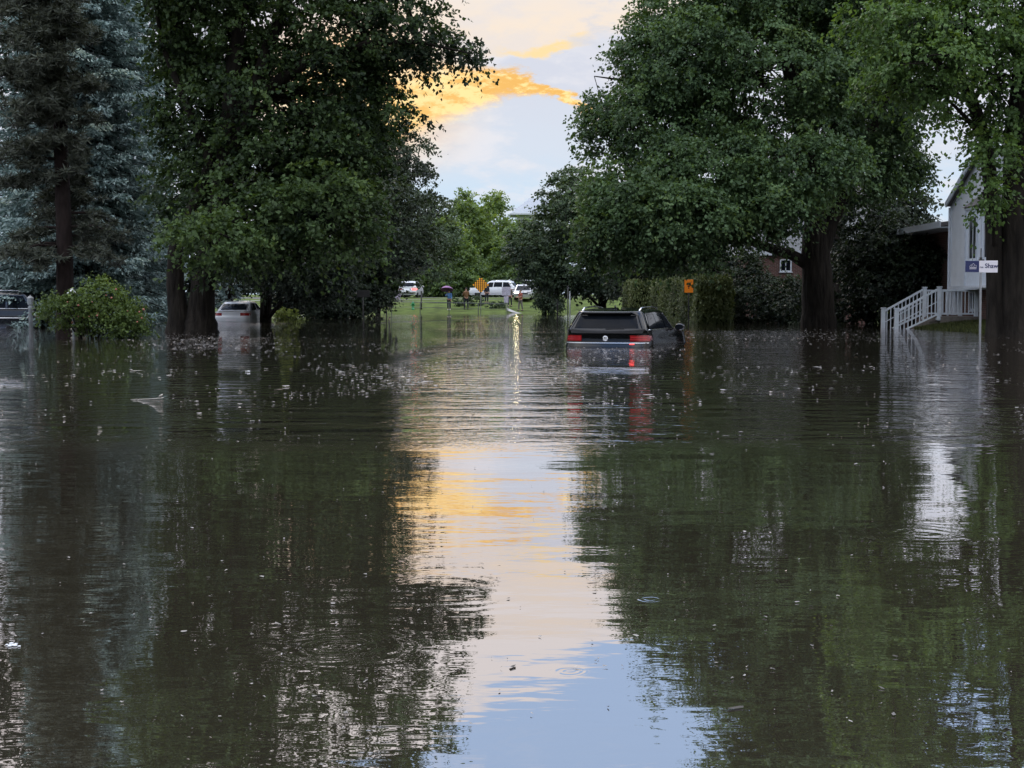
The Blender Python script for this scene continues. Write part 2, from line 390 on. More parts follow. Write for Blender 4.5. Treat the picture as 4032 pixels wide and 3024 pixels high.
# ------------------------------------------------------------------ foliage
def leaf_mesh(name, C, Dir, Nor, size, tint, m, parent, aspect=0.75, fold=0.12, shape='leaf'):
    """C centres, Dir leaf axes, Nor leaf normals (n,3 arrays), size, tint (n,)"""
    n = len(C)
    Dir = Dir / (np.linalg.norm(Dir, axis=1, keepdims=True) + 1e-9)
    S = np.cross(Dir, Nor); S /= (np.linalg.norm(S, axis=1, keepdims=True) + 1e-9)
    Nn = np.cross(S, Dir); sz = size[:, None]
    if shape == 'leaf':
        loc = [(-.5, 0, 0), (-.12, .5, .5), (.02, .22, .2), (.5, 0, 0), (.02, -.22, .2), (-.12, -.5, .5)]
        loc = [(-.5, 0, 0), (-.05, .5, 1), (.5, 0, 0), (-.05, -.5, 1)]
    else:
        loc = [(-.5, .12, 0), (-.5, -.12, 0), (.5, -.3, 0), (.5, .3, 0)]
        loc = [(-.5, 0, 0), (0.0, .5, 0), (.5, 0, 0), (0.0, -.5, 0)]
    k = len(loc)
    V = np.empty((n, k, 3))
    for i, (a, b, c) in enumerate(loc):
        V[:, i] = C + Dir*sz*a + S*sz*b*aspect - Nn*sz*c*fold
    me = bpy.data.meshes.new(name)
    me.vertices.add(n*k); me.vertices.foreach_set('co', V.reshape(-1))
    me.loops.add(n*k); me.loops.foreach_set('vertex_index', np.arange(n*k, dtype=np.int32))
    me.polygons.add(n); me.polygons.foreach_set('loop_start', np.arange(0, n*k, k, dtype=np.int32))
    me.polygons.foreach_set('loop_total', np.full(n, k, dtype=np.int32))
    me.update(calc_edges=True)
    a = me.attributes.new('tint', 'FLOAT', 'POINT'); a.data.foreach_set('value', np.repeat(np.clip(tint, 0, 1), k))
    me.materials.append(m)
    o = bpy.data.objects.new(name, me); COL.objects.link(o)
    if parent: o.parent = parent
    return o

def unit(rng, n):
    v = rng.normal(size=(n, 3)); return v / np.linalg.norm(v, axis=1, keepdims=True)

def crown_leaves(rng, lobes, twig=0.9, twigs=7, per=9, size=0.17, droop=0.5, base=None, jitter=0.07, updir=0.7):
    """lobes: (centre, radii, n_clumps, tint). returns C, Dir, Nor, size, tint and the clump centres"""
    Cs, Ds, Ns, Ss, Ts, clumps = [], [], [], [], [], []
    for (c, r, nc, t0) in lobes:
        c = np.array(c, float); r = np.array(r, float)
        d = unit(rng, nc); rad = rng.uniform(0.25, 1.0, nc) ** 0.45
        wob = 1 + 0.16*np.sin(d[:, 0]*5 + c[0]) * np.sin(d[:, 2]*6 + c[1]) + 0.10*rng.normal(size=nc)
        cl = c + d * r * (rad*wob)[:, None]
        for i in range(nc):
            p = cl[i]; ct = t0 + rng.normal(0, 0.17) + 0.16*d[i, 2]*rad[i]  # random tone, plus shading painted in: lighter towards each lobe's top
            outw = d[i] / np.array([1, 1, 1.4])
            k = max(2, int(rng.normal(twigs, 1.5)))
            td = unit(rng, k)*0.85 + outw*0.75; td[:, 2] *= 0.5; td /= np.linalg.norm(td, axis=1, keepdims=True)
            ln = twig * rng.uniform(0.5, 1.25, k)
            m = per
            s = rng.uniform(0.05, 1.0, (k, m))
            q = p + td[:, None, :]*(s*ln[:, None])[:, :, None]
            q[:, :, 2] -= droop * (s**2) * ln[:, None] * 0.55
            q = q.reshape(-1, 3) + rng.normal(0, jitter*twig, (k*m, 3))
            n = k*m
            nr = unit(rng, n)*0.75 + np.array([0, 0, updir]) + outw*0.35
            dr = np.repeat(td, m, axis=0)*0.6 + unit(rng, n)*0.7 + np.array([0, 0, -droop*0.8])
            Cs.append(q); Ds.append(dr); Ns.append(nr)
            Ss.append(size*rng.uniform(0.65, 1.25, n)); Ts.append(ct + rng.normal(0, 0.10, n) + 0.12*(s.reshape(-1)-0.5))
            clumps.append(p)
    return np.concatenate(Cs), np.concatenate(Ds), np.concatenate(Ns), np.concatenate(Ss), np.concatenate(Ts), np.array(clumps)

def curve_pts(a, b, rng, sag=0.0, wig=0.06, n=7):
    a, b = Vector(a), Vector(b); L = (b-a).length; out = []
    ox, oy = rng.normal(0, wig*L), rng.normal(0, wig*L)
    for i in range(n):
        t = i/(n-1); p = a.lerp(b, t); k = math.sin(t*math.pi)
        out.append(p + Vector((ox*k, oy*k*0.5, sag*L*k)))
    return out

def broad_tree(name, label, cat, base, stems, lobes, leafm, seed, size=0.17, twig=0.9, twigs=7, per=9, droop=0.5, group=None, bark='bark', limb_r=0.12, updir=0.7, branches=0.25, dens=1.0):
    """stems: list of (points, radii); lobes in world coordinates"""
    rng = np.random.default_rng(seed); lobes = [(c, r, int(n*dens), t) for (c, r, n, t) in lobes]; branches /= dens
    root = empty(name, base, label, cat, group=group); inv = Vector(base)
    w = MB()
    for pts, rad in stems:
        pts = [Vector(p) - inv for p in pts]
        # finer trunk with a flare and slight irregularity
        fp, fr = [], []
        for i in range(len(pts)-1):
            for j in range(4):
                t = j/4; fp.append(pts[i].lerp(pts[i+1], t)); fr.append(lerp(rad[i], rad[i+1], t)*(1+rng.normal(0, .03)))
        fp.append(pts[-1]); fr.append(rad[-1])
        w.tube(fp, fr, 14)
    L2 = [((Vector(c)-inv), r, n, t) for (c, r, n, t) in lobes]
    C, D, Nn, S, T, cl = crown_leaves(rng, L2, twig, twigs, per, size, droop, updir=updir)
    nodes = [(Vector(p)-inv, r) for pts, rad in stems for p, r in zip(pts, rad)][1:]
    i0 = 0
    for (c, r, n, t) in L2:
        c = Vector(c)
        src, sr = min(nodes, key=lambda q: (q[0]-c).length + (2.0 if q[0].z > c.z else 0))
        end = c + Vector((0, 0, 0.2*r[2]))
        lr = min(limb_r, sr*0.8)
        lp = curve_pts(src, end, rng, 0.06, 0.05, 9)
        w.tube(lp, [lerp(lr, lr*0.35, i/8) for i in range(9)], 8)
        k = max(2, int(n*branches))
        for j in rng.choice(n, min(n, k), replace=False):
            q = Vector(cl[i0+j]); s = lp[int(rng.integers(3, 9))]
            bp = curve_pts(s, q, rng, 0.05, 0.07, 6)
            w.tube(bp, [lerp(lr*0.33, 0.012, i/5) for i in range(6)], 5)
        i0 += n
    w.build('trunk', M[bark], root, smooth=True)
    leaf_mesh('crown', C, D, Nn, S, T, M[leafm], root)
    return root

def lobe(px, py, Y, rx, ry, dep, n, t=0.5):
    """an ellipsoid of foliage: centre by sight line and depth, radii given in photo pixels at that depth, depth radius in metres"""
    k = Y / F
    return (at(px, py, Y), (rx*k, dep, ry*k), n, t)

def spruce(name, label, base, height, radius, seed, leafm, levels, boughs, tuft=0.16, dens=1.0, lowest=0.3, power=0.8, bark='bark_pine', cat='spruce tree', sag=0.35, frac=None, skip=0.0, asp=0.42, nrm=1.0):
    rng = np.random.default_rng(seed)
    root = empty(name, base, label, cat)
    w = MB(); w.tube([(0,0,-.5),(0,0,height*.3),(0.05,0,height*.7),(0,0,height)], [radius*.085+.06, radius*.07+.05, .08, .02], 10)
    C, D, Nn, S, T = [], [], [], [], []
    for l in range(levels):
        f = l/(levels-1); z = lerp(lowest, height-0.2, f)
        rr = radius * (1-f)**power + 0.12
        nb = max(4, int(boughs*(0.45+0.55*(1-f)))); a0 = rng.uniform(0, 6.28)
        for b in range(nb):
            if rng.random() < skip: continue
            a = a0 + 2*math.pi*b/nb + rng.normal(0, .16); L = rr*rng.uniform(0.82, 1.08)
            d = np.array([math.cos(a), math.sin(a), 0]); side = np.array([-d[1], d[0], 0])
            bt = rng.normal(0.5, 0.15)
            n = max(6, int(L*26*dens))
            s = rng.uniform(0.18, 1, n) ** 0.75
            ww = (0.26*L*(1-s*0.72) + 0.08) * rng.uniform(-1, 1, n)
            zz = z - sag*L*(s**1.2) + 0.16*L*s**3 - 0.25*np.abs(ww) + rng.normal(0, .04, n)
            P = d*(s*L)[:, None] + side*ww[:, None]; P[:, 2] = zz
            hang = rng.random(n) < 0.35
            P[:, 2] -= hang*rng.uniform(0, .22, n)
            dirs = d*0.9 + side*np.sign(ww)[:, None]*0.7 + rng.normal(0, .35, (n, 3)); dirs[:, 2] -= 0.15 + hang*0.8
            C.append(P); D.append(dirs); Nn.append(rng.normal(0, .55, (n, 3)) + np.array([0, 0, nrm]))
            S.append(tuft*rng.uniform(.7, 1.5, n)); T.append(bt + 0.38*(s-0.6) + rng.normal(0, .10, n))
            zt = z - sag*L*0.5
            if rng.random() < .6: w.tube([(0,0,z), tuple(d*L*.5 + np.array([0,0,z-sag*L*.42])), tuple(d*L*.92 + np.array([0,0,z-sag*L*.78]))], [.045, .03, .01], 5)
    w.build('trunk', M[bark], root, smooth=True)
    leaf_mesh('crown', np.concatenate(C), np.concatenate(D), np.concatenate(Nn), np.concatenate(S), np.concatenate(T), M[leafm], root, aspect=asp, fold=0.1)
    return root

def bush(name, label, cat, base, lobes, leafm, seed, size=0.09, twig=0.35, twigs=6, per=9, droop=0.2, group=None, stems=5):
    rng = np.random.default_rng(seed); root = empty(name, base, label, cat, group=group); inv = Vector(base)
    L2 = [((Vector(c)-inv), r, n, t) for (c, r, n, t) in lobes]
    C, D, Nn, S, T, cl = crown_leaves(rng, L2, twig, twigs, per, size, droop)
    w = MB()
    for i in range(stems):
        q = Vector(cl[int(rng.integers(0, len(cl)))])
        w.tube(curve_pts((rng.normal(0, .12), rng.normal(0, .1), -0.4), q, rng, 0, .08, 6), [.035, .03, .025, .02, .015, .01], 6)
    w.build('stem', M['bark'], root, smooth=True)
    leaf_mesh('foliage', C, D, Nn, S, T, M[leafm], root)
    return root

def build_trees():
    # --- left: pine in front of the blue spruce
    b = at(258, 1298, 51); b.z = -0.1
    pine_tree(b)
    p = at(330, 1290, 58); p.z = -0.1
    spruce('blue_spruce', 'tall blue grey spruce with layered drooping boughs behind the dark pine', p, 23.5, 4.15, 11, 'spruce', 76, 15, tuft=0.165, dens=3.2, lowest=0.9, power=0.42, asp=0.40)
    p = at(905, 1262, 74); p.z = -0.1
    spruce('blue_spruce', 'small blue spruce half hidden behind the forked maple trunk', p, 3.2, 1.35, 12, 'spruce', 14, 8, tuft=0.17, dens=0.9, lowest=0.2, power=0.8)
    # --- left maple with the forked trunk
    Y = 47
    def P(px, py, y=Y): return at(px, py, y)
    g = P(750, 1312); g.z = -0.3
    stems = [([P(790,1340), P(790,1250), P(800,1120), P(850,900), P(890,650), P(905,450), P(920,250), P(960,0), P(1000,-350)], [.70,.48,.40,.36,.32,.28,.24,.17,.05]),
             ([P(705,1340), P(705,1250), P(690,1120), P(690,980), P(760,820), P(830,640), P(740,430), P(640,180), P(600,-50)], [.50,.36,.29,.24,.20,.17,.13,.09,.04]),
             ([P(890,650), P(980,450), P(1050,200), P(1150,-50), P(1250,-300)], [.30,.26,.21,.15,.05]),
             ([P(905,450), P(1200,250), P(1450,170), P(1650,165), P(1850,210)], [.24,.17,.11,.06,.02])]
    lb = [lobe(1180,420,48.4,430,300,3.2,170,.26), lobe(900,170,49.2,250,260,3.2,95,.46), lobe(1320,570,48.6,190,240,3.0,96,.36),
          lobe(1390,120,48,270,150,3.0,60,.36), lobe(1400,330,48,150,140,2.2,18,.22), lobe(1600,110,48,150,110,1.8,16,.15),
          lobe(1040,760,47.5,280,230,3.0,110,.34), lobe(860,940,44,150,110,1.6,36,.56), lobe(1270,830,46.6,220,190,2.6,90,.52), lobe(1120,960,46,150,80,1.4,26,.5),
          lobe(1680,190,48,110,60,1.2,10,.12), lobe(1815,215,48,60,32,.7,5,.1),
          lobe(1200,-130,48,420,200,3,76,.42), lobe(760,-170,47,300,220,3,120,.42), lobe(1560,-150,48,220,160,2.5,34,.3), lobe(1350,-430,48,400,160,3,48,.4),
          lobe(800,-450,48,300,200,3,100,.4), lobe(1000,-680,48,330,140,2.5,60,.4), lobe(1500,-600,48,260,120,2.5,22,.4), lobe(720,90,48,110,220,2.0,34,.46), lobe(780,440,48.4,130,220,2.2,50,.30), lobe(740,760,49.3,100,190,1.8,36,.24)]
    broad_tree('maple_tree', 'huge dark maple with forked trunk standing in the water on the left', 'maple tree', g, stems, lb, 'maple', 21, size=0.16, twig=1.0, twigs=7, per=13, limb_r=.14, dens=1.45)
    # --- left row further down the street
    def simple(label, px, pbase, Y, trunk_r, lb, leafm, seed, top, group=None, z=None, **kw):
        g = at(px, pbase, Y); g.z = ground_z(g.x, Y) if z is None else z
        t = at(px+kw.pop('lean', 6), top, Y)
        stems = [([g + Vector((0,0,-.3)), g + Vector((0,0,.5)), g.lerp(t, .45), g.lerp(t, .8), t], [trunk_r*1.5, trunk_r, trunk_r*.8, trunk_r*.5, .03])]
        return broad_tree('street_tree', label, 'tree', g, stems, lb, leafm, seed, group=group, **kw)
    simple('dark tree with thick trunk between the white sedan and the clipped bush', 1046, 1262, 73, .30,
           [lobe(1080,850,72,330,260,3.6,150,.35), lobe(1040,1010,72,150,90,2.2,50,.3), lobe(1200,1020,70,240,130,2.5,90,.3), lobe(1350,820,74,240,180,3,80,.35), lobe(1020,620,73,300,180,3,60,.35), lobe(1230,1130,71,130,70,1.8,56,.15)], 'dark_leaf', 31, 520, size=.2, twig=1.0, dens=1.3)
    simple('dark leafy tree overhanging the water left of the grass bank', 1330, 1245, 86, .28,
           [lobe(1400,870,86,270,230,3.6,120,.45), lobe(1300,1080,85,200,110,2.6,90,.25), lobe(1490,1000,85,170,100,2.6,70,.35), lobe(1570,900,86,150,150,2.6,64,.5), lobe(1610,770,90,100,130,2.4,36,.4), lobe(1550,640,90,110,130,2.6,40,.42), lobe(1640,620,92,70,100,2,18,.4), lobe(1480,520,90,110,130,2.6,34,.4), lobe(1420,1160,84,110,60,1.6,50,.2), lobe(1280,1150,85,120,70,1.6,60,.12), lobe(1200,1190,86,120,45,1.4,50,.1), lobe(1360,1205,83,90,36,1.2,36,.15)], 'dark_leaf', 32, 640, size=.21, twig=1.1, dens=1.3)
    simple('slim leaning tree beside the dark sign back on the left bank', 1488, 1232, 112, .22,
           [lobe(1520,1020,112,150,100,3,70,.5), lobe(1640,960,114,140,150,3,80,.55), lobe(1700,870,116,90,110,2.6,40,.55), lobe(1560,820,116,150,120,2.6,50,.5), lobe(1450,1060,111,90,45,2,26,.3)], 'round_leaf', 33, 850, size=.24, twig=1.2)
    simple('dark tree crowding in behind the forked maple trunk', 620, 1240, 84, .35,
           [lobe(650,950,84,260,220,4,110,.25), lobe(720,1130,84,190,90,3,70,.2), lobe(560,700,86,250,220,4,90,.3), lobe(860,980,86,160,140,3,60,.25)], 'dark_leaf', 34, 500, size=.24, twig=1.2)
    simple('dark tree hidden behind the blue spruce at the left edge', 60, 1230, 88, .3,
           [lobe(120,1020,88,330,170,4,110,.22), lobe(350,1130,88,280,90,4,70,.2), lobe(20,700,88,300,230,4,80,.28)], 'dark_leaf', 35, 500, size=.26, twig=1.3)
    simple('tall dark tree rising behind the top of the blue spruce', 420, 1250, 68, .4,
           [lobe(300,-300,68,330,330,4,190,.25), lobe(600,-350,68,250,330,4,130,.25), lobe(60,-420,68,280,300,4,120,.25), lobe(350,-700,68,380,170,4,120,.25), lobe(560,150,68,160,300,3,90,.22), lobe(330,250,68,260,300,3.5,90,.2), lobe(20,120,68,220,330,3.5,100,.22)], 'dark_leaf', 36, -500, size=.26, twig=1.2)
    simple('tall dark tree rising behind the right hand maple crown', 3300, 1250, 74, .4,
           [lobe(3100,-260,74,240,280,3.6,130,.3), lobe(3350,-350,74,260,330,3.6,150,.3), lobe(3200,60,74,330,240,3.6,140,.25), lobe(3500,-100,74,230,330,3.6,120,.28), lobe(3180,-620,74,330,180,3.4,120,.3), lobe(3650,-500,75,260,280,3.6,120,.3), lobe(3380,330,74,250,200,3.4,80,.25)], 'dark_leaf', 38, -500, size=.26, twig=1.2)
    simple('dark leafy tree in front of the brick wing of the white house', 3590, 1275, 61, .2,
           [lobe(3480,980,62,120,110,1.8,70,.3), lobe(3610,1040,60.5,110,100,1.5,80,.25), lobe(3420,1020,62,110,110,1.6,70,.25), lobe(3560,1130,60.5,140,80,1.4,80,.2), lobe(3380,880,64,120,120,1.8,60,.3)], 'dark_leaf', 37, 900, size=.16, twig=.7, dens=1.3)
    # --- light green trees closing the view
    for i, (lab, px, Y, top, rx, t, leaf) in enumerate((
            ('broad pale green tree with a full rounded crown in the middle distance', 1850, 165, 810, 130, .5, 'light_leaf'),
            ('pale green pointed tree rising highest above the far road', 1945, 172, 775, 90, .6, 'light_leaf'),
            ('mid green tree behind the person with purple umbrella', 1740, 152, 860, 120, .4, 'light_leaf'),
            ('feathery bluish green tree top seen beside the dark left crowns', 1830, 215, 762, 80, .3, 'light_leaf'),
            ('mid green tree behind the two white vans on the far road', 2050, 158, 880, 110, .38, 'light_leaf'),
            ('dull green tree far beyond the white sedan and the forked trunk', 930, 168, 900, 170, .2, 'dark_leaf'),
            ('dull green tree behind the white car with its brake light on', 1600, 160, 880, 130, .25, 'light_leaf'))):
        g = at(px, 1185, Y); g.z = ground_z(g.x, Y); hh = (1150-top)
        lb = [lobe(px, top+hh*.30, Y, rx*.62, hh*.30, 3, 60, t), lobe(px-rx*.35, top+hh*.60, Y, rx*.75, hh*.27, 3.5, 70, t-.05), lobe(px+rx*.4, top+hh*.62, Y, rx*.75, hh*.27, 3.5, 70, t),
              lobe(px, top+hh*.85, Y-3, rx*1.05, hh*.18, 3.5, 80, t-.2), lobe(px+rx*.05, top+hh*.08, Y, rx*.26, hh*.12, 1.4, 12, t+.1)]
        stems = [([g - Vector((0,0,.4)), g + Vector((0,0,3)), at(px, top+hh*.3, Y)], [.3,.24,.05])]
        broad_tree('far_tree', lab, 'tree', g, stems, lb, leaf, 50+i, size=.34, twig=1.4, twigs=6, per=8, droop=.35, dens=1.7, group='light green trees beyond the far road')
    # --- far hedge of dark trees right behind, so no bare horizon shows
    for i, (lab, px, Y, top, rx, t) in enumerate((
            ('dark tree closing the view behind the clipped hedge', 2650, 96, 640, 230, .35),
            ('dark tree standing beside the brick house', 2880, 92, 720, 200, .3),
            ('dark tree behind the big right hand maple trunk', 3330, 84, 560, 230, .3),
            ('dark tree behind the white house eave', 3520, 92, 660, 140, .3),
            ('dull tree at the back of the grass behind the hedge', 2480, 150, 800, 160, .4))):
        g = at(px, 1200, Y); g.z = ground_z(g.x, Y); hh = 1180-top
        lb = [lobe(px, top+hh*.28, Y, rx*.8, hh*.30, 3.4, 90, t), lobe(px-rx*.4, top+hh*.62, Y-1, rx*.7, hh*.28, 3.4, 80, t-.05), lobe(px+rx*.4, top+hh*.6, Y-1, rx*.7, hh*.28, 3.4, 80, t-.05), lobe(px, top+hh*.88, Y-2, rx, hh*.16, 2.6, 80, t-.12)]
        stems = [([g - Vector((0,0,.4)), g + Vector((0,0,3)), at(px, top+hh*.3, Y)], [.32,.25,.05])]
        broad_tree('backdrop_tree', lab, 'tree', g, stems, lb, 'dark_leaf', 70+i, size=.25, twig=1.2, dens=1.3)
    # --- dark round tree right of the gap
    px, Y = 2372, 106
    g = at(px, 1206, Y); g.z = ground_z(g.x, Y)
    lb = [lobe(2270,760,106,130,100,3,80,.5), lobe(2200,900,105,130,120,3,90,.42), lobe(2360,880,106,190,170,4,150,.4), lobe(2120,990,104,120,90,2.4,80,.3), lobe(2300,1050,104,230,100,3.4,140,.28), lobe(2500,980,106,150,140,3,80,.35), lobe(2450,1110,104,130,50,2.4,50,.25), lobe(2210,1090,103,100,50,1.8,36,.25)]
    broad_tree('street_tree', 'dark round topped tree on the grass behind the black car', 'tree', g, [([g-Vector((0,0,.4)), g+Vector((0,0,.8)), at(2368,1060,Y), at(2355,760,Y)], [.42,.32,.27,.05])], lb, 'round_leaf', 90, size=.23, twig=1.0, twigs=7, per=9, dens=1.4)
    # --- right maple
    Y = 58
    g = P(3212, 1288, Y); g.z = ground_z(g.x, Y)
    stems = [([P(3225,1310,Y), P(3222,1230,Y), P(3218,1100,Y), P(3210,960,Y), P(3212,860,Y), P(3190,700,Y), P(3150,500,Y), P(3100,250,Y), P(3080,-100,Y), P(3100,-400,Y)], [.78,.66,.60,.56,.46,.36,.30,.23,.15,.05]),
             ([P(3225,1000,Y), P(3270,880,Y), P(3330,740,Y), P(3400,600,Y), P(3480,400,Y), P(3560,150,Y)], [.42,.30,.27,.22,.15,.05]),
             ([P(3200,1050,Y), P(3120,1005,Y), P(2980,960,Y), P(2800,900,Y-1), P(2600,830,Y-2)], [.30,.22,.17,.12,.04]),
             ([P(3195,740,Y), P(3240,620,Y), P(3290,500,Y), P(3320,300,Y)], [.24,.2,.15,.05]),
             ([P(3190,700,Y), P(3000,520,Y), P(2800,400,Y), P(2550,330,Y), P(2340,300,Y)], [.26,.2,.15,.08,.02])]
    lb = [lobe(3000,300,57,420,280,3.6,230,.50), lobe(2680,260,57,240,240,3.2,120,.50), lobe(2530,480,57,200,170,2.8,84,.45), lobe(2500,200,58,70,100,1.5,18,.4), lobe(2380,470,58,110,70,1.6,22,.4),
          lobe(2660,60,58,140,140,2.4,40,.45), lobe(2760,650,55,290,170,2.6,130,.5), lobe(2520,760,54,200,150,2.2,84,.55), lobe(2420,900,54,130,130,1.8,50,.50), lobe(2620,930,54,190,110,2.2,76,.42), lobe(2700,830,53,200,110,2,70,.62),
          lobe(3120,640,54,260,150,2.0,100,.5), lobe(3420,350,58,260,260,3.4,130,.42), lobe(3400,640,59,200,150,2.8,80,.36), lobe(2920,860,56,200,90,1.8,56,.5), lobe(3050,780,53,170,90,1.5,44,.62), lobe(3530,600,60,110,160,2.2,30,.3),
          lobe(3060,-80,58,370,230,3.6,170,.46), lobe(2760,-130,58,190,180,3,30,.45), lobe(3400,-60,58,300,230,3.4,110,.42), lobe(3230,-420,58,430,220,3.6,150,.45), lobe(3200,-700,58,400,160,3,120,.45), lobe(3020,-600,58,200,160,2.5,28,.45), lobe(3500,-450,59,260,260,3,120,.4), lobe(3300,-250,59,300,220,3,120,.35)]
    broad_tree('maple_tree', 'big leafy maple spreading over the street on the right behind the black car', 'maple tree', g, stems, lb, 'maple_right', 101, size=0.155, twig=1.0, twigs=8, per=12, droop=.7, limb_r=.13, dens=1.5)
    # --- nearest trunks at the right edge
    Y = 41.5
    g = P(3990, 1322, Y); g.z = ground_z(g.x, Y)
    stems = [([P(4020,1350,Y), P(4012,1270,Y), P(4008,1000,Y), P(4015,650,Y), P(4040,300,Y), P(4080,-200,Y), P(4090,-600,Y)], [.72,.58,.52,.47,.4,.25,.06]),
             ([P(3925,1345,Y), P(3920,1270,Y), P(3915,1000,Y), P(3905,760,Y), P(3880,560,Y), P(3830,400,Y), P(3760,250,Y), P(3650,60,Y), P(3560,-150,Y)], [.36,.26,.23,.21,.19,.17,.13,.08,.03])]
    lb = [lobe(3800,120,41,260,150,2.2,90,.5), lobe(3960,330,41,130,190,1.8,60,.42), lobe(3640,250,40,170,120,1.6,44,.6), lobe(3560,130,41,150,120,1.6,36,.55), lobe(3950,30,42,200,160,2.5,60,.45), lobe(3900,600,40,70,100,1,18,.5),
          lobe(3870,770,40,70,60,.7,12,.5), lobe(3720,400,41,90,80,1.2,12,.55), lobe(3790,-200,42,300,180,2.8,60,.45), lobe(4080,-250,42,260,220,2.8,60,.45), lobe(3850,-520,42,320,200,2.8,70,.45), lobe(3560,-330,43,200,200,2.4,44,.45), lobe(3440,60,42,120,110,1.6,24,.55), lobe(3480,330,41,90,70,1.2,12,.55), lobe(4120,250,42,150,250,2,50,.4)]
    broad_tree('maple_tree', 'close maple with two dark trunks at the right edge of the photo', 'maple tree', g, stems, lb, 'maple_near', 111, size=0.14, twig=.85, twigs=7, per=10, droop=.8, limb_r=.09)
    # --- shrubs
    g = at(360, 1334, 39.5); g.z = -0.1; Y = 39.5
    lb = [lobe(400,1190,Y,105,90,.7,80,.55), lobe(310,1235,Y+.2,90,60,.6,46,.5), lobe(240,1225,Y-.2,70,55,.5,40,.4), lobe(475,1240,Y,80,70,.6,46,.5), lobe(430,1285,Y-.3,110,40,.6,44,.45), lobe(530,1290,Y,45,32,.4,14,.45), lobe(200,1195,Y,40,36,.4,9,.5)]
    s = bush('flowering_shrub', 'loose green shrub with pinkish tips flooded beside the white lamp posts', 'shrub', g, lb, 'shrub_leaf', 121, size=.085, twig=.46, twigs=5, per=8, droop=.35, stems=9)
    mb = MB(); rnd = random.Random(4)
    for i in range(20):
        q = at(rnd.uniform(250, 580), rnd.gauss(1215, 45), Y - rnd.uniform(.3, .9)) - g; r = rnd.uniform(.015, .032)
        mb.lathe([(r*.3,-r),(r,-r*.3),(r*.9,r*.4),(r*.2,r)], 7, q)
    mb.build('blossom', M['pink'], s, smooth=True)
    g = at(1130, 1258, 79); g.z = -.1
    bush('clipped_bush', 'low rounded yellow green bush at the water edge on the left', 'bush', g, [lobe(1130,1240,79,54,30,.8,120,.55)], 'clipped_leaf', 122, size=.07, twig=.18, twigs=6, per=8)
    for i, (lab, px, py, Y, rx, ry, n) in enumerate((
            ('dark shrub at the foot of the left trees beside the clipped bush', 1255, 1215, 82, 90, 45, 46), ('dark low shrub under the leafy left trees near the shore', 1400, 1205, 92, 70, 40, 40))):
        g = at(px, 1260, Y); g.z = -.2
        bush('dark_shrub', lab, 'shrub', g, [lobe(px, py, Y, rx, ry, 1, n, .3)], 'dark_leaf', 130+i, size=.12, twig=.4)
    for i, (lab, px, py, Y, rx, ry, n) in enumerate((
            ('dark overgrown shrub right of the clipped hedge', 2960, 1170, 68, 110, 110, 90), ('dark overgrown shrub just left of the right maple trunk', 3090, 1190, 66, 100, 95, 80),
            ('tall dark shrub just right of the right maple trunk', 3320, 1140, 66, 110, 140, 110), ('dark shrub behind the bottom posts of the white stair', 3440, 1150, 67, 110, 130, 100), ('dark bush under the white house eave', 3580, 1080, 66, 100, 150, 100), ('low dark shrub behind the big right trunk foot', 3200, 1225, 64, 120, 60, 60))):
        g = at(px, 1280, Y); g.z = ground_z(g.x, Y)
        bush('overgrown_shrub', lab, 'shrub', g, [lobe(px, py, Y, rx, ry, 1.3, n, .25), lobe(px+20, py+50, Y-.6, rx*.9, ry*.55, 1, n//2, .15)], 'dark_leaf', 140+i, size=.13, twig=.45, group='dark shrubs between hedge and white house')
    for i, (lab, px, py, Y, rx, ry, n) in enumerate((('dark bush covering the left end of the brick house', 2930, 1070, 73, 80, 110, 110), ('dark bush under the window of the brick house', 3080, 1140, 72, 130, 60, 90))):
        g = at(px, 1270, Y); g.z = ground_z(g.x, Y)
        bush('overgrown_shrub', lab, 'shrub', g, [lobe(px, py, Y, rx, ry, 1.2, n, .3), lobe(px, py+80, Y-.5, rx, 60, 1, n//2, .2)], 'dark_leaf', 150+i, size=.14, twig=.5)
    # spruce boughs behind the hedge
    for i, (lab, px, Y, top, w) in enumerate((('bluish green conifer behind the clipped hedge', 2800, 80, 800, 2.6), ('bluish green conifer between the hedge and the round tree', 2600, 92, 980, 1.7))):
        g = at(px, 1250, Y); g.z = ground_z(g.x, Y); 
        spruce('conifer', lab, g, at(px, top, Y).z - g.z, w, 150+i, 'round_leaf', 26, 10, tuft=.28, dens=.8, cat='conifer')
    # weeping tree on the far grass
    g = at(2150, 1222, 113); g.z = ground_z(g.x, 113)
    broad_tree('weeping_tree', 'small weeping tree with trailing branches right of the white path', 'tree', g, [([g-Vector((0,0,.3)), g+Vector((0,0,.8)), at(2152,1120,113)], [.1,.07,.03])],
               [lobe(2150,1150,113,45,35,.9,40,.3), lobe(2160,1185,113,50,35,.9,50,.3), lobe(2190,1200,112,25,30,.5,14,.25)], 'round_leaf', 160, size=.16, twig=.6, droop=1.6)
    for i, (lab, px, Y, w_, h_) in enumerate((('round green bush between the two people at the railing', 1810, 128, 30, 26), ('dark bush behind the chequered diamond sign', 1870, 128.5, 34, 24), ('low bush in front of the white minivan', 1960, 127, 45, 12))):
        g = at(px, 1200, Y); g.z = ground_z(g.x, Y); k = Y/F
        bush('roadside_bush', lab, 'bush', g, [(g + Vector((0, 0, h_*k*.8)), (w_*k, .6, h_*k), 36, .35)], 'round_leaf', 170+i, size=.12, twig=.25)

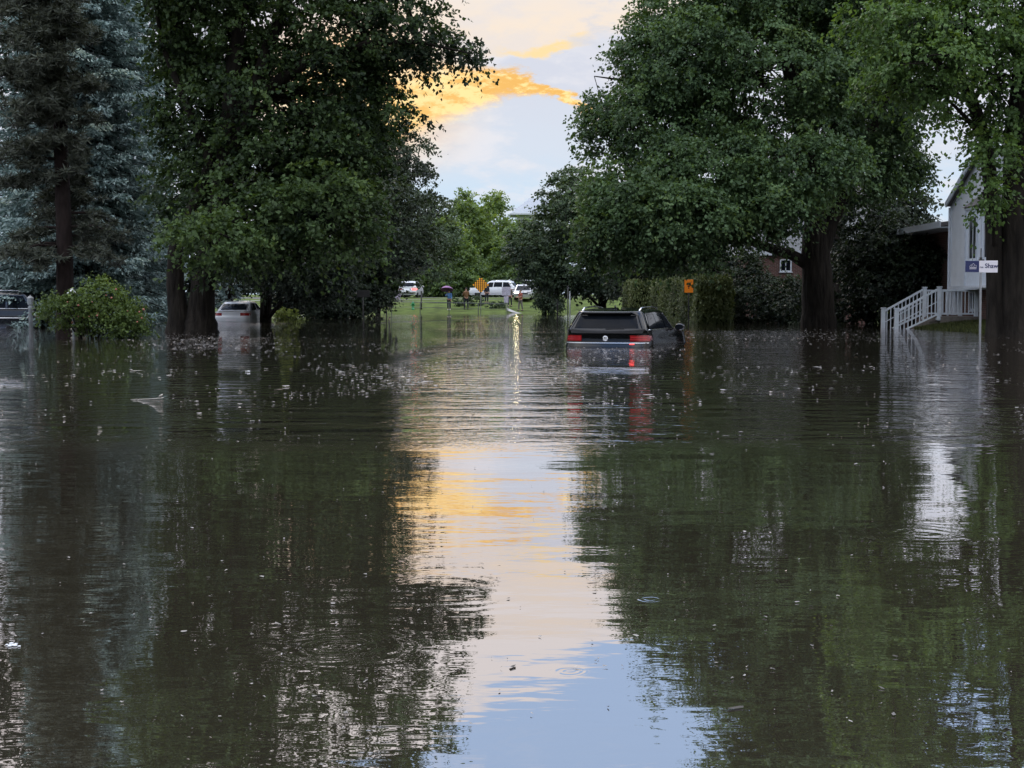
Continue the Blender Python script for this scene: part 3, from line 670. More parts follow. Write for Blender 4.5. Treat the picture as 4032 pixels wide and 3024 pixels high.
def pine_tree(base):
    """loose dark pine: a bare lower trunk, long side boughs that carry brushes of needles"""
    rng = np.random.default_rng(8)
    root = empty('pine_tree', base, 'dark brownish pine with bare lower trunk in front of the blue spruce', 'pine tree')
    w = MB(); Hh = 20.0
    w.tube([(-.02,0,-.5),(0,0,.6),(.02,0,3),(-.05,0,7),(.05,0,12),(0,0,Hh)], [.42,.33,.29,.25,.16,.03], 12)
    C, D, Nn, S, T = [], [], [], [], []
    for i in range(190):
        z = rng.uniform(2.9, Hh-.6) if i > 8 else rng.uniform(2.6, 4.4); f = (z-2.6)/(Hh-2.6)
        a = rng.uniform(0, 6.28)
        if i % 3 == 0: a = rng.uniform(2.4, 4.6)
        L = lerp(2.5, 1.7, f)*rng.uniform(.55, 1.1)
        if math.cos(a) > .1 and z > 4.6: L *= .55
        if i >= 120:
            a = rng.uniform(3.9, 5.5); L = rng.uniform(.7, 1.6); z = rng.uniform(2.9, 19)
            if 5.2 < z < 7.2: continue
        if 3.2 < z < 5.6 and math.sin(a) < -.25: continue
        d = np.array([math.cos(a), math.sin(a), 0]); end = d*L + np.array([0,0,z - .16*L])
        st = np.array([0,0,z]); mid = (st+end)/2 + np.array([0,0,.10*L])
        w.tube([tuple(st), tuple(mid), tuple(end)], [.06, .045, .012], 6)
        for j in range(int(15*L)):
            s = rng.uniform(.25, 1)**.8
            q = (1-s)**2*st + 2*s*(1-s)*mid + s*s*end + rng.normal(0, .20, 3)*np.array([1,1,.5]) + np.array([0,0,-.05])
            k = 32; u = unit(rng, k); u[:, 2] = u[:, 2]*.7 + .05; ln = rng.uniform(.18, .36, k)
            C.append(q + u*ln[:, None]*.5); D.append(u); Nn.append(unit(rng, k)); S.append(ln*1.1)
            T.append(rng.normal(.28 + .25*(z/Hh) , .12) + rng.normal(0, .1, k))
    w.build('trunk', M['bark_pine'], root, smooth=True)
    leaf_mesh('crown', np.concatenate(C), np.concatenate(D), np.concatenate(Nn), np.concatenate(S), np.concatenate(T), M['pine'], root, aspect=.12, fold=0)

def build_hedge():
    # clipped cedar hedge: two blocks running away from the water
    rng = np.random.default_rng(3)
    A = at(2870, 1270, 65); B = at(2500, 1215, 92)
    def hedge(label, p, q, width, h):
        p, q = Vector((p.x, p.y, 0)), Vector((q.x, q.y, 0)); d = (q-p); L = d.length; d.normalize(); nrm = Vector((-d.y, d.x, 0))
        z0 = -.3; root = empty('cedar_hedge', ((p+q)/2).to_tuple(), label, 'hedge'); inv = root.location
        n = int(260*(2*L*h + 2*width*h + L*width))
        C = []; Nn = []; T = []
        for i in range(n):
            r = rng.random(); u = rng.uniform(0, L); v = rng.uniform(-width/2, width/2); z = rng.uniform(z0, h)
            if r < .68: v = width/2*(1 if rng.random() < .5 else -1); nn = nrm*(1 if v > 0 else -1)
            elif r < .82: u = 0 if rng.random() < .7 else L; nn = -d if u == 0 else d
            else: z = h; nn = Vector((0,0,1))
            bulge = .10*math.sin(u*1.7+z*1.3) + rng.normal(0, .07)
            x = p + d*u + nrm*v + nn*bulge
            C.append((x.x-inv.x, x.y-inv.y, z + (bulge if nn.z else 0) + .06*math.sin(u*2.1))); Nn.append(tuple(nn)); T.append(.38 + .22*math.sin(u*.9+1)*math.sin(z*1.5+u*.3) + .12*(z/h) + rng.normal(0,.12))
        C = np.array(C); Nn = np.array(Nn)
        D = np.array([[0,0,1.0]]) + rng.normal(0,.5,(n,3))
        leaf_mesh('foliage', C, D, Nn + rng.normal(0,.5,(n,3)), np.full(n,.15)*rng.uniform(.7,1.3,n), np.array(T), M['hedge_leaf'], root, aspect=.5)
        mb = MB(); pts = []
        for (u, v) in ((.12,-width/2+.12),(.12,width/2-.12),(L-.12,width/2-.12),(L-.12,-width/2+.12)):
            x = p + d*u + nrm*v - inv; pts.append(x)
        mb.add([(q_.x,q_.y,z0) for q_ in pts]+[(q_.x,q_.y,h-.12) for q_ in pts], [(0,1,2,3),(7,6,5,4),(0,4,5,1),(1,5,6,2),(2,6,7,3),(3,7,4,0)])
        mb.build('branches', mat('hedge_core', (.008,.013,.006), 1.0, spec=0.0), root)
    hA = at(2850, 1096, 65).z
    V3 = lambda x, y: Vector((x, y, 0))
    hedge('long clipped cedar hedge behind the orange arrow sign', V3(9.28, 65), V3(8.68, 80.5), 1.5, hA)
    hedge('separate dark clipped hedge block at the far left end of the hedge', V3(7.63, 83), V3(7.5, 88), 1.18, at(2530,1112,83).z)

# ------------------------------------------------------------------ cars
class Shell:
    """a car surface: rounded-rectangle outlines stacked from t=0 to t=1"""
    def __init__(s, yr, yf, w, z, corner=.22, bow=.05, sidebow=.02):
        s.yr, s.yf, s.w, s.z, s.c, s.bow, s.sb = yr, yf, w, z, corner, bow, sidebow
    def rear(s, x, t, off=0):
        w, c = s.w(t), s.c; yr = s.yr(t); ax = abs(x); i = w - c
        y = yr - s.bow*(1-(x/w)**2)
        if ax > i: y += c - math.sqrt(max(0, c*c-(ax-i)**2))
        return Vector((x, y-off, s.z(t, y)))
    def front(s, x, t, off=0):
        w, c = s.w(t), s.c; yf = s.yf(t); ax = abs(x); i = w - c
        y = yf + s.bow*2*(1-(x/w)**2)
        if ax > i: y -= c - math.sqrt(max(0, c*c-(ax-i)**2))
        return Vector((x, y+off, s.z(t, y)))
    def side(s, y, t, sg=1, off=0):
        w, c = s.w(t), s.c; yr, yf = s.yr(t), s.yf(t)
        x = w + s.sb*(1-((y-(yr+yf)/2)/((yf-yr)/2))**2) - s.sb
        if y < yr + c: x -= c - math.sqrt(max(0, c*c-(min(c, yr+c-y))**2))
        if y > yf - c: x -= c - math.sqrt(max(0, c*c-(min(c, y-yf+c))**2))
        return Vector((sg*(x+off), y, s.z(t, y)))
    def ring(s, t):
        w, c = s.w(t), s.c; i = w-c; yr, yf = s.yr(t), s.yf(t); pts = []
        for k in range(13): pts.append(s.rear(lerp(-i, i, k/12), t))
        for k in range(1, 8): pts.append(s.rear(i + c*math.sin(k/8*math.pi/2), t))
        for k in range(15): pts.append(s.side(lerp(yr+c, yf-c, k/14), t))
        for k in range(1, 8): pts.append(s.front(i + c*math.cos(k/8*math.pi/2), t))
        for k in range(13): pts.append(s.front(lerp(i, -i, k/12), t))
        for k in range(1, 8): pts.append(s.front(-i - c*math.sin(k/8*math.pi/2), t))
        for k in range(15): pts.append(s.side(lerp(yf-c, yr+c, k/14), t, -1))
        for k in range(1, 8): pts.append(s.rear(-i - c*math.cos(k/8*math.pi/2), t))
        return pts
    def mesh(s, mb, ts, crown=0.04, cap=True):
        rows = [s.ring(t) for t in ts]
        if cap:
            top = rows[-1]; ym = sum(p.y for p in top)/len(top)
            for k in (0.96, .9, .8, .6, .35, .1):
                rows.append([Vector((p.x*k, ym+(p.y-ym)*(k*.5+.5 if k > .5 else k+.25 if k > .3 else k), p.z + crown*(1-k*k))) for p in top])
        mb.grid(rows, wrap=True)
    def rear_patch(s, mb, xa, xb, t0, t1, off=.006, nx=14, nt=6, xa1=None, xb1=None):
        xa1 = xa if xa1 is None else xa1; xb1 = xb if xb1 is None else xb1
        mb.grid([[s.rear(lerp(lerp(xa,xa1,j/nt), lerp(xb,xb1,j/nt), i/nx), lerp(t0,t1,j/nt), off) for i in range(nx+1)] for j in range(nt+1)])
    def front_patch(s, mb, xa, xb, t0, t1, off=.006, nx=14, nt=6, xa1=None, xb1=None):
        xa1 = xa if xa1 is None else xa1; xb1 = xb if xb1 is None else xb1
        mb.grid([[s.front(lerp(lerp(xa,xa1,j/nt), lerp(xb,xb1,j/nt), i/nx), lerp(t0,t1,j/nt), off) for i in range(nx+1)] for j in range(nt+1)])
    def side_patch(s, mb, ya, yb, t0, t1, sg=1, off=.006, ny=10, nt=6, ya1=None, yb1=None):
        ya1 = ya if ya1 is None else ya1; yb1 = yb if yb1 is None else yb1
        mb.grid([[s.side(lerp(lerp(ya,ya1,j/nt), lerp(yb,yb1,j/nt), i/ny), lerp(t0,t1,j/nt), sg, off) for i in range(ny+1)] for j in range(nt+1)])

def wheel(root, x, y, r, w):
    mb = MB(); prof = [(r*.62,-w/2),(r*.95,-w/2),(r,-w*.35),(r,w*.35),(r*.95,w/2),(r*.62,w/2)]
    def rot(mb): mb.v = [(x+p[2], y+p[0], r+p[1]) for p in mb.v]
    mb.lathe(prof, 24); rot(mb); t = mb.build('tyre', M['tyre'], root, smooth=True)
    m2 = MB(); m2.lathe([(r*.6,-w*.42),(r*.6,w*.42)], 20)
    sg = 1 if x > 0 else -1
    for k in range(5):
        a = k*2*math.pi/5; m2.bar((0,0,sg*w*.44), (math.cos(a)*r*.58, math.sin(a)*r*.58, sg*w*.44), .07, .03)
    rot(m2); m2.build('rim', M['chrome'], t)

def car(name, label, cat, loc, rz, paint, L=4.9, W=.97, Ht=1.72, belt=1.12, hood=.98, kind='suv', glass='glass', lit=None, rails=True, tail=None, group=None):
    root = empty(name, loc, label, cat, rz, group)
    if kind == 'sedan': ghr, ghr1, ghf, ghf1 = .55, 1.35, 3.65, 2.75
    elif kind == 'van': ghr, ghr1, ghf, ghf1 = .10, .32, 4.25, 3.10
    else: ghr, ghr1, ghf, ghf1 = .07, .62, 3.75, 2.75
    if tail: ghr1 = .36
    deck = belt-.06 if kind == 'sedan' else belt
    def top(y): return lerp(deck, belt, sstep(y, .2, 1.2)) - (belt-hood)*sstep(y, L*.66, L*.98)
    z0 = .24
    lw = lambda t: W*(0.93 + .07*sstep(t, 0, .35) - .045*sstep(t, .62, 1.0))
    low = Shell(lambda t: .10 - .10*sstep(t, .1, .3) + .05*sstep(t, .62, .74) + .03*t, lambda t: L - .12*sstep(t, .5, 1) - .05*(1-t), lw, lambda t, y: z0 + (top(y)-z0)*t, .32, .08)
    mb = MB(); low.mesh(mb, [0, .08, .2, .3, .4, .5, .58, .66, .74, .84, .93, .98, 1.0], .02)
    wb = W*.925; wr = W*.745
    rise = Ht - belt
    def gw(t): return lerp(wb, wr, t**1.15) - .05*sstep(t, .9, 1.0)
    def gz(t, y):
        return (belt-.012) + rise*(t if t < .9 else .9 + .1*math.sin((t-.9)/.1*math.pi/2)) - .055*t*((y-(ghr1+ghf1)/2)/1.3)**2 - (.07*max(0,(y-2.2))*(1-t) if kind == 'suv' else 0)
    gh = Shell(lambda t: lerp(ghr, ghr1, t**1.25), lambda t: lerp(ghf, ghf1, t), gw, gz, .17, .05, .015)
    gh.mesh(mb, [0, .12, .25, .4, .55, .7, .82, .9, .94, .97, .99, 1.0], .035)
    mb.build('body', M[paint], root, smooth=True)
    g = MB(); gh.rear_patch(g, -wb+.10, wb-.10, .10, .80, xa1=-wr+.05, xb1=wr-.05); g.build('rear_window', M[glass], root, smooth=True)
    g = MB(); gh.front_patch(g, -wb+.10, wb-.10, .08, .84, xa1=-wr+.10, xb1=wr-.10); g.build('windscreen', M[glass], root, smooth=True)
    spans = {'suv': [(.42,1.28,.72,1.28),(1.36,2.26,1.36,2.20),(2.34,3.42,2.28,2.72)], 'van': [(.4,1.35,.5,1.35),(1.45,2.6,1.45,2.55),(2.7,3.95,2.65,3.1)], 'sedan': [(.95,1.25,1.45,1.5),(1.33,2.2,1.6,2.12),(2.28,3.3,2.2,2.7)]}[kind]
    for sg in (1, -1):
        for (a, b, a1, b1) in spans:
            g = MB(); gh.side_patch(g, a, b, .07, .80, sg, ya1=a1, yb1=b1); g.build('side_window', M[glass], root, smooth=True)
        g = MB(); g.tube([gh.side(lerp(.3, ghf-.25, i/12), .03, sg, .008) for i in range(13)], .011, 6); g.build('window_trim', M['chrome' if kind != 'van' else 'black_plastic'], root, smooth=True)
        # mirror
        y = ghf-.55; p = gh.side(y, .1, sg, 0)
        g = MB(); g.tube([p, p+Vector((sg*.10,0,.02))], [.03,.025], 8)
        c = p + Vector((sg*.19, .02, .06)); rows = []
        for i in range(7):
            f = i/6; r = math.sin(max(.12, min(.9, f*.9+.05))*math.pi)
            rows.append([c + Vector((math.cos(a)*.13*r**.6, -.07+.14*f, math.sin(a)*.085*r**.6)) for a in [2*math.pi*k/14 for k in range(14)]])
        g.grid(rows, wrap=True); g.add(rows[0], [tuple(range(14))]); mir = g.build('mirror', M[paint], root, smooth=True)
        g = MB(); rr = [c + Vector((math.cos(a)*.10, -.078, math.sin(a)*.062)) for a in [2*math.pi*k/14 for k in range(14)]]
        g.add(rr, [tuple(range(14))]); g.build('mirror_glass', M['glass'], mir)
        # tail lamps: wrap around the corner
        lm = M['tail_red']
        if lit == 'brake' and sg > 0: lm = M['tail_lit']
        tx = .36 if kind != 'van' else .66
        t0, t1 = (.62, .80) if kind != 'van' else (.55, .98)
        if kind == 'sedan': t0, t1 = .72, .92
        if tail: t0, t1 = tail
        wl = low.w(.7)
        g = MB(); xs = sorted([sg*(wl-.44 if kind != 'van' else wl-.22), sg*(wl-.03)]); low.rear_patch(g, xs[0], xs[1], t0, t1, .014)
        tl = g.build('tail_light', lm, root, smooth=True)
        g = MB(); low.side_patch(g, .24, .46, t0+.02, t1-.02, sg, .012); g.build('side_lens', lm, tl, smooth=True)
        g = MB(); xs = sorted([sg*(wl-.42), sg*(wl-.08)])
        if kind == 'suv':
            for q in (.34, .66): low.rear_patch(g, xs[0], xs[1], lerp(t0,t1,q)-.008, lerp(t0,t1,q)+.008, .02, nt=1)
            g.build('lens_bar', M['tail_lit'] if lit == 'brake' and sg > 0 else mat('lens_bar', (.35,.02,.03), .2, emit=(.8,.05,.05), estr=.10), tl, smooth=True)
        # head lamps
        g = MB(); xs = sorted([sg*(wl-.46), sg*(wl-.1)]); low.front_patch(g, xs[0], xs[1], .66, .84, .012)
        g.build('headlight', M['lamp_lit'] if lit == 'head' and sg > 0 else M['glass_light'], root, smooth=True)
        if rails:
            g = MB(); pts = [gh.side(lerp(ghr1+.15, ghf1-.05, i/10), .985, sg, -.03) + Vector((0,0,.055*min(1, 3.2*math.sin(i/10*math.pi)))) for i in range(11)]
            g.tube(pts, .018, 8); g.build('roof_rail', M['chrome'], root, smooth=True)
        for y in (.98, L-1.0): 
            wheel(root, sg*(W-.13), y, .36, .23)
        for y in (1.55, 2.55):
            g = MB(); g.tube([low.side(y, .83, sg, .01), low.side(y+.05, .83, sg, .035), low.side(y+.2, .83, sg, .035), low.side(y+.25, .83, sg, .01)], .013, 6)
            g.build('door_handle', M[paint], root, smooth=True)
    g = MB(); low.rear_patch(g, -W*.9, W*.9, .05, .3, .012); g.build('bumper', M['black_plastic'], root, smooth=True)
    g = MB(); low.rear_patch(g, -.26, .26, .36, .48, .012); g.build('licence_plate', M['sign_white'], root)
    g = MB(); low.front_patch(g, -.5, .5, .5, .72, .012); g.build('grille', M['black_plastic'], root, smooth=True)
    if kind != 'van':
        g = MB(); g.bar(gh.rear(0, .09, .02), gh.rear(.42, .13, .02), .028, .02)
        if kind == 'suv': g.build('rear_wiper', M['black_plastic'], root)
    root['_t'] = 0
    del root['_t']
    return root, low, gh

def build_cars():
    # the stranded black car
    root, low, gh = car('stranded_car', 'black family car sunk to its tail lights in the middle of the flooded street', 'car', (2.09, 31.75, -0.895), R(-17), 'black_paint', L=5.0, W=1.0, Ht=1.76, belt=1.285, hood=1.15, tail=(.762, .888))
    g = MB(); low.rear_patch(g, -.95, .95, .718, .737, .022, nt=2); g.build('chrome_strip', M['strip'], root, smooth=True)
    g = MB(); g.grid([[gh.rear(lerp(-.66+.03*k,.66-.03*k,i/14), t_, o_) for i in range(15)] for k, (t_, o_) in enumerate(((.815,.008),(.86,.06),(.90,.13),(.925,.165),(.955,.165),(.985,.10),(1.0,-.06)))])
    g.build('spoiler', M['black_paint'], root, smooth=True)
    g = MB(); g.grid([[p_ for p_ in [low.rear(lerp(-.93,.93,i/14), .93, .010) for i in range(15)]], [low.rear(lerp(-.925,.925,i/14), .985, .016) for i in range(15)], [gh.rear(lerp(-.90,.90,i/14), .02, .03) for i in range(15)], [gh.rear(lerp(-.86,.86,i/14), .11, .012) for i in range(15)]])
    g.build('glint_cover', M['black_plastic'], root, smooth=True)  # added dark strip covering the sky's bright reflection on the body shelf
    # round emblem with its letter strokes
    c = low.rear(0, .822, .02); e = MB(); r = .052
    ring = [c + Vector((math.cos(a)*r, 0, math.sin(a)*r)) for a in [2*math.pi*k/24 for k in range(25)]]
    e.tube(ring, .008, 6)
    def st(a, b): e.bar(c + Vector((a[0]*r, -.004, a[1]*r)), c + Vector((b[0]*r, -.004, b[1]*r)), .009, .009)
    st((-.38,.9),(0,.08)); st((.38,.9),(0,.08)); st((-.85,.45),(-.38,-.85)); st((-.38,-.85),(0,-.05)); st((0,-.05),(.38,-.85)); st((.38,-.85),(.85,.45))
    e.build('emblem', M['chrome'], root, smooth=True)
    e = MB(); p = gh.side(1.0, 1.0, 1, 0); p.x = 0; p.z += .035
    e.add([(0-.02,.95,p.z),(.02,.95,p.z),(0,1.12,p.z+.0),(0,.93,p.z+.075),(0,.99,p.z+.075)], [(0,1,4,3),(1,2,4),(0,3,4,2)]); e.build('roof_antenna', M['black_paint'], root)
    # small red reflector low on the bumper, still glowing
    e = MB(); low.rear_patch(e, .55, .66, .69, .712, .02); e.build('bumper_lamp', mat('bumper_lamp', (.5,.02,.02), .3, emit=(1,.06,.05), estr=1.6), root)
    # dark vehicle at the left edge, side on
    p = at(188, 1290, 55.5)
    r2, l2, g2 = car('parked_car', 'dark vehicle half under water at the left edge behind the lamp post', 'car', (p.x, 55.6, -.42), R(90), 'dark_blue_paint', L=5.1, W=.98, Ht=1.83, belt=1.16, hood=1.05)
    g = MB(); g.tube([l2.side(lerp(.2, 4.6, i/12), .62, -1, .012) for i in range(13)], .014, 6); g.build('body_trim', M['chrome'], r2, smooth=True)
    # white sedan seen past the maple trunk
    p = at(922, 1262, 72)
    car('parked_car', 'white sedan flooded to its boot behind the forked maple trunk', 'car', (p.x, 71.2, -.46), R(-2), 'white_paint_car', L=4.7, W=.91, Ht=1.48, belt=1.02, hood=.9, kind='sedan', rails=False)
    # far road
    def far(px, Y, **kw):
        p = at(px, 1170, Y); p.z = ground_z(p.x, Y) + .03; return p
    p = far(1603, 139.5); car('parked_car', 'white car with its red brake light glowing on the far road', 'car', p, R(-6), 'white_paint_car', L=4.5, W=.92, Ht=1.6, belt=1.02, hood=.95, lit='brake', rails=False)
    p = far(1952, 143); car('parked_van', 'white minivan parked side on behind the chequered diamond sign', 'van', p + Vector((2.2, 0, 0)), R(72), 'white_paint_car', L=4.9, W=.97, Ht=1.66, belt=1.0, hood=.95, kind='suv', rails=True)
    p = far(2058, 151); car('parked_van', 'white van behind the oncoming car on the far road', 'van', p + Vector((1.6, 0, 0)), R(62), 'white_paint_car', L=4.9, W=.97, Ht=1.95, belt=1.15, hood=1.0, kind='van', rails=False)
    p = far(2070, 132); car('oncoming_car', 'pale car facing the flood with a headlight lit', 'car', (p.x, p.y+3.6, p.z+.10), R(176), 'silver_paint', L=4.3, W=.86, Ht=1.48, belt=.98, hood=.86, lit='head', rails=False)

# ------------------------------------------------------------------ people
def skin_obj(name, parent, verts, edges, radii, m, sub=2):
    me = bpy.data.meshes.new(name); bm = bmesh.new(); sk = bm.verts.layers.skin.verify()
    vs = []
    for i, (p, r) in enumerate(zip(verts, radii)):
        v = bm.verts.new(p); rr = r if hasattr(r, '__len__') else (r, r); v[sk].radius = rr; v[sk].use_root = (i == 0); vs.append(v)
    for a, b in edges: bm.edges.new((vs[a], vs[b]))
    bm.to_mesh(me); bm.free(); me.materials.append(m)
    o = bpy.data.objects.new(name, me); COL.objects.link(o); o.parent = parent
    md = o.modifiers.new('skin', 'SKIN'); md.use_smooth_shade = True
    sb = o.modifiers.new('sub', 'SUBSURF'); sb.levels = sub; sb.render_levels = sub
    return o

def person(label, loc, rz, top, legs, shoe, h=1.72, armL=((-.22,0,1.12),(-.20,.10,.90)), armR=((.22,0,1.12),(.20,.10,.90)), stance=.10, hat=None, stride=0.0, lean=0.0, short=False):
    root = empty('person', loc, label, 'person', rz); h *= 1.06; k = h/1.72
    V, E, Rr = [], [], []
    def add(p, r, link=None):
        V.append((p[0]*k, p[1]*k, p[2]*k)); Rr.append(r*k if not hasattr(r, '__len__') else (r[0]*k, r[1]*k))
        if link is not None: E.append((link, len(V)-1))
        return len(V)-1
    pel = add((0,0,.95), (.15,.11)); waist = add((0,.0,1.10), (.135,.10), pel); chest = add((0,lean*.5,1.30), (.165,.115), waist); neck = add((0,lean,1.47), .055, chest)
    jaw = add((0,lean+.02,1.545), (.065,.075), neck); head = add((0,lean+.01,1.63), (.078,.095), jaw); add((0,lean,1.70), (.055,.07), head); add((0,lean+.115,1.60), .014, head)
    for sg, arm in ((-1, armL), (1, armR)):
        sh = add((sg*.17, lean*.7, 1.40), .058, chest); el = add(arm[0], .042, sh); wr = add(arm[1], .028, el)
        d = (Vector(arm[1]) - Vector(arm[0])).normalized(); pm = Vector(arm[1]) + d*.06; palm = add(pm, (.038,.022), wr)
        side = d.cross(Vector((0,1,0)));  side = side.normalized() if side.length > .1 else Vector((1,0,0))
        for j, ln in enumerate((.070,.082,.078,.060)):
            q = pm + d*.035 + side*(-.027+.018*j); f1 = add(q + d*ln*.5, .009, palm); add(q + d*ln*.85 + Vector((0,.03,0)), .008, f1)
        t1 = add(pm + side*-.045 + d*.0, .010, palm); add(pm + side*-.06 + d*.035, .009, t1)
        hp = add((sg*.085, 0, .88), .085, pel); kn = add((sg*stance, .03+stride*sg, .50), .058, hp); an = add((sg*stance, -.02+stride*sg*1.6, .09), .038, kn)
        add((sg*stance, .14+stride*sg*1.6, .035), .034, an)
    skin_obj('body', root, V, E, Rr, M['skin'])
    # shirt with sleeves
    V, E, Rr = [], [], []
    a = add((0,0,.90), (.175,.13)); b_ = add((0,0,1.10), (.16,.122), a); c = add((0,lean*.5,1.30), (.185,.135), b_); n_ = add((0,lean,1.44), (.10,.085), c)
    for sg, arm in ((-1, armL), (1, armR)):
        s_ = add((sg*.18, lean*.7, 1.39), .075, c); e_ = Vector(arm[0]); s0 = Vector((sg*.18,lean*.7,1.39))
        if short: add(s0.lerp(e_, .75), .062, s_)
        else:
            q = add(e_, .056, s_); add(e_.lerp(Vector(arm[1]), .9), .042, q)
    skin_obj('shirt', root, V, E, Rr, M[top])
    V, E, Rr = [], [], []
    a = add((0,0,.97), (.16,.125))
    for sg in (-1, 1):
        hp = add((sg*.09, 0, .86), .10, a); kn = add((sg*stance, .03+stride*sg, .50), .072, hp); add((sg*stance, -.02+stride*sg*1.6, .11), .055, kn)
    skin_obj('trousers', root, V, E, Rr, M[legs])
    for sg in (-1, 1):
        V, E, Rr = [], [], []
        a = add((sg*stance, -.05+stride*sg*1.6, .05), .05); b_ = add((sg*stance, .07+stride*sg*1.6, .045), .046, a); add((sg*stance, .16+stride*sg*1.6, .035), .034, b_)
        skin_obj('shoe', root, V, E, Rr, M[shoe], 1)
        mb = MB(); mb.lathe([(.004,-.01),(.011,0),(.004,.01)], 8, (sg*.03*k, (lean+.098)*k, 1.635*k)); mb.build('eye', M['hair'], root)
    mb = MB(); mb.bar((-.025*k,(lean+.092)*k,1.565*k), (.025*k,(lean+.092)*k,1.565*k), .008, .01); mb.build('mouth', M['rust_cloth'], root)
    hm = hat or 'hair'; mb = MB(); rows = []
    for i in range(7):
        ph = lerp(-.15, math.pi/2, i/6)
        rows.append([((math.cos(a)*.092*math.cos(ph))*k, (lean-.012+math.sin(a)*.108*math.cos(ph)*(1 if math.sin(a) < 0 or ph > .5 else .72))*k, (1.655+.088*math.sin(ph))*k) for a in [2*math.pi*q/16 for q in range(16)]])
    mb.grid(rows, wrap=True)
    if hat: mb.lathe([(.15*k,1.66*k),(.15*k,1.667*k)], 16, (0, (lean+.02)*k, 0))
    mb.build('hat' if hat else 'hair', M[hm], root, smooth=True)
    return root

def umbrella(label, grip, axis, canopy_r, m, group=None):
    """open umbrella: shaft along axis from the grip"""
    root = empty('umbrella', grip, label, 'umbrella'); ax = Vector(axis).normalized()
    q = Vector((0,0,1)).rotation_difference(ax); mtx = q.to_matrix()
    mb = MB(); rows = []; n = 8
    for i in range(7):
        f = i/6; row = []
        for k in range(n*4):
            a = 2*math.pi*k/(n*4); sc_ = 1 - .07*abs(math.sin(a*n/2))*f
            row.append(mtx @ Vector((math.cos(a)*canopy_r*f*sc_ + 1e-4*math.cos(a), math.sin(a)*canopy_r*f*sc_ + 1e-4*math.sin(a), .82 - .30*f**2.0*canopy_r/.55 + .02*abs(math.sin(a*n/2))*f)))
        rows.append(row)
    mb.grid(rows, wrap=True); mb.build('canopy', M[m], root, smooth=True)
    mb = MB(); mb.tube([mtx @ Vector((0,0,-.12)), mtx @ Vector((0,0,.90))], .008, 6); mb.build('shaft', M['post_dark'], root)
    mb = MB(); mb.tube([mtx @ Vector((0,0,-.05)), mtx @ Vector((0,0,-.14)), mtx @ Vector((.03,0,-.18)), mtx @ Vector((.06,0,-.14))], .014, 6); mb.build('handle', M['post_dark'], root)
    return root

def build_people():
    def g(px, Y): p = at(px, 1190, Y); p.z = ground_z(p.x, Y); return p
    p = g(1768, 125.0)
    person('person in a blue shirt and white shoes under the purple umbrella', p, R(170), 'blue_cloth', 'navy_cloth', 'shoe_white', 1.68, armR=((.27,.10,1.18),(.14,.26,1.30)))
    q = p + Matrix.Rotation(R(170), 3, 'Z') @ Vector((.14,.29,1.32))
    umbrella('purple umbrella held over the person in the blue shirt', q, (.02,.35,1), .62, 'purple')
    person('person in a brown jacket and dark trousers at the railing', g(1836, 125.5), R(20), 'brown_cloth', 'navy_cloth', 'shoe_dark', 1.80, armL=((-.26,.04,1.15),(-.14,.22,1.08)), armR=((.26,.04,1.15),(.14,.22,1.08)), stance=.14)
    person('person in dark clothes half hidden by the chequered diamond sign', g(1916, 130.5), R(200), 'navy_cloth', 'navy_cloth', 'shoe_dark', 1.70)
    person('person in a rust coloured shirt right of the oncoming car', g(2050, 124.5), R(120), 'rust_cloth', 'grey_cloth', 'shoe_dark', 1.74, armL=((-.24,.10,1.14),(-.14,.30,1.12)), armR=((.24,.10,1.14),(.14,.30,1.14)), short=True, stride=.08)
    person('person in dark clothes walking between the road sign and the oncoming car', g(2008, 127.5), R(160), 'grey_cloth', 'navy_cloth', 'shoe_dark', 1.70, stride=.06)
    p = g(1532, 127.5)
    person('person in a white hat carrying a pale lilac umbrella', p, R(-90), 'white_cloth', 'grey_cloth', 'shoe_dark', 1.70, hat='white_cloth', armR=((.27,.12,1.20),(.20,.34,1.14)))
    q = p + Matrix.Rotation(R(-90), 3, 'Z') @ Vector((.20,.37,1.14))
    umbrella('pale lilac umbrella tilted sideways by the person in the white hat', q, (.45,-.75,-.12), .50, 'lilac')

# ------------------------------------------------------------------ signs, lamps, posts
def text_mesh(s, size, m, parent, loc, rot, bold=0.0, name='lettering'):
    cu = bpy.data.curves.new('txt', 'FONT'); cu.body = s; cu.size = size; cu.align_x = 'CENTER'; cu.align_y = 'CENTER'; cu.offset = bold; cu.extrude = .001
    t = bpy.data.objects.new('txt', cu); COL.objects.link(t); bpy.context.view_layer.update()
    me = bpy.data.meshes.new_from_object(t.evaluated_get(bpy.context.evaluated_depsgraph_get()))
    bpy.data.objects.remove(t); bpy.data.curves.remove(cu)
    o = bpy.data.objects.new(name, me); me.name = name; me.materials.clear(); me.materials.append(m); COL.objects.link(o); o.parent = parent; o.location = loc; o.rotation_euler = rot
    return o

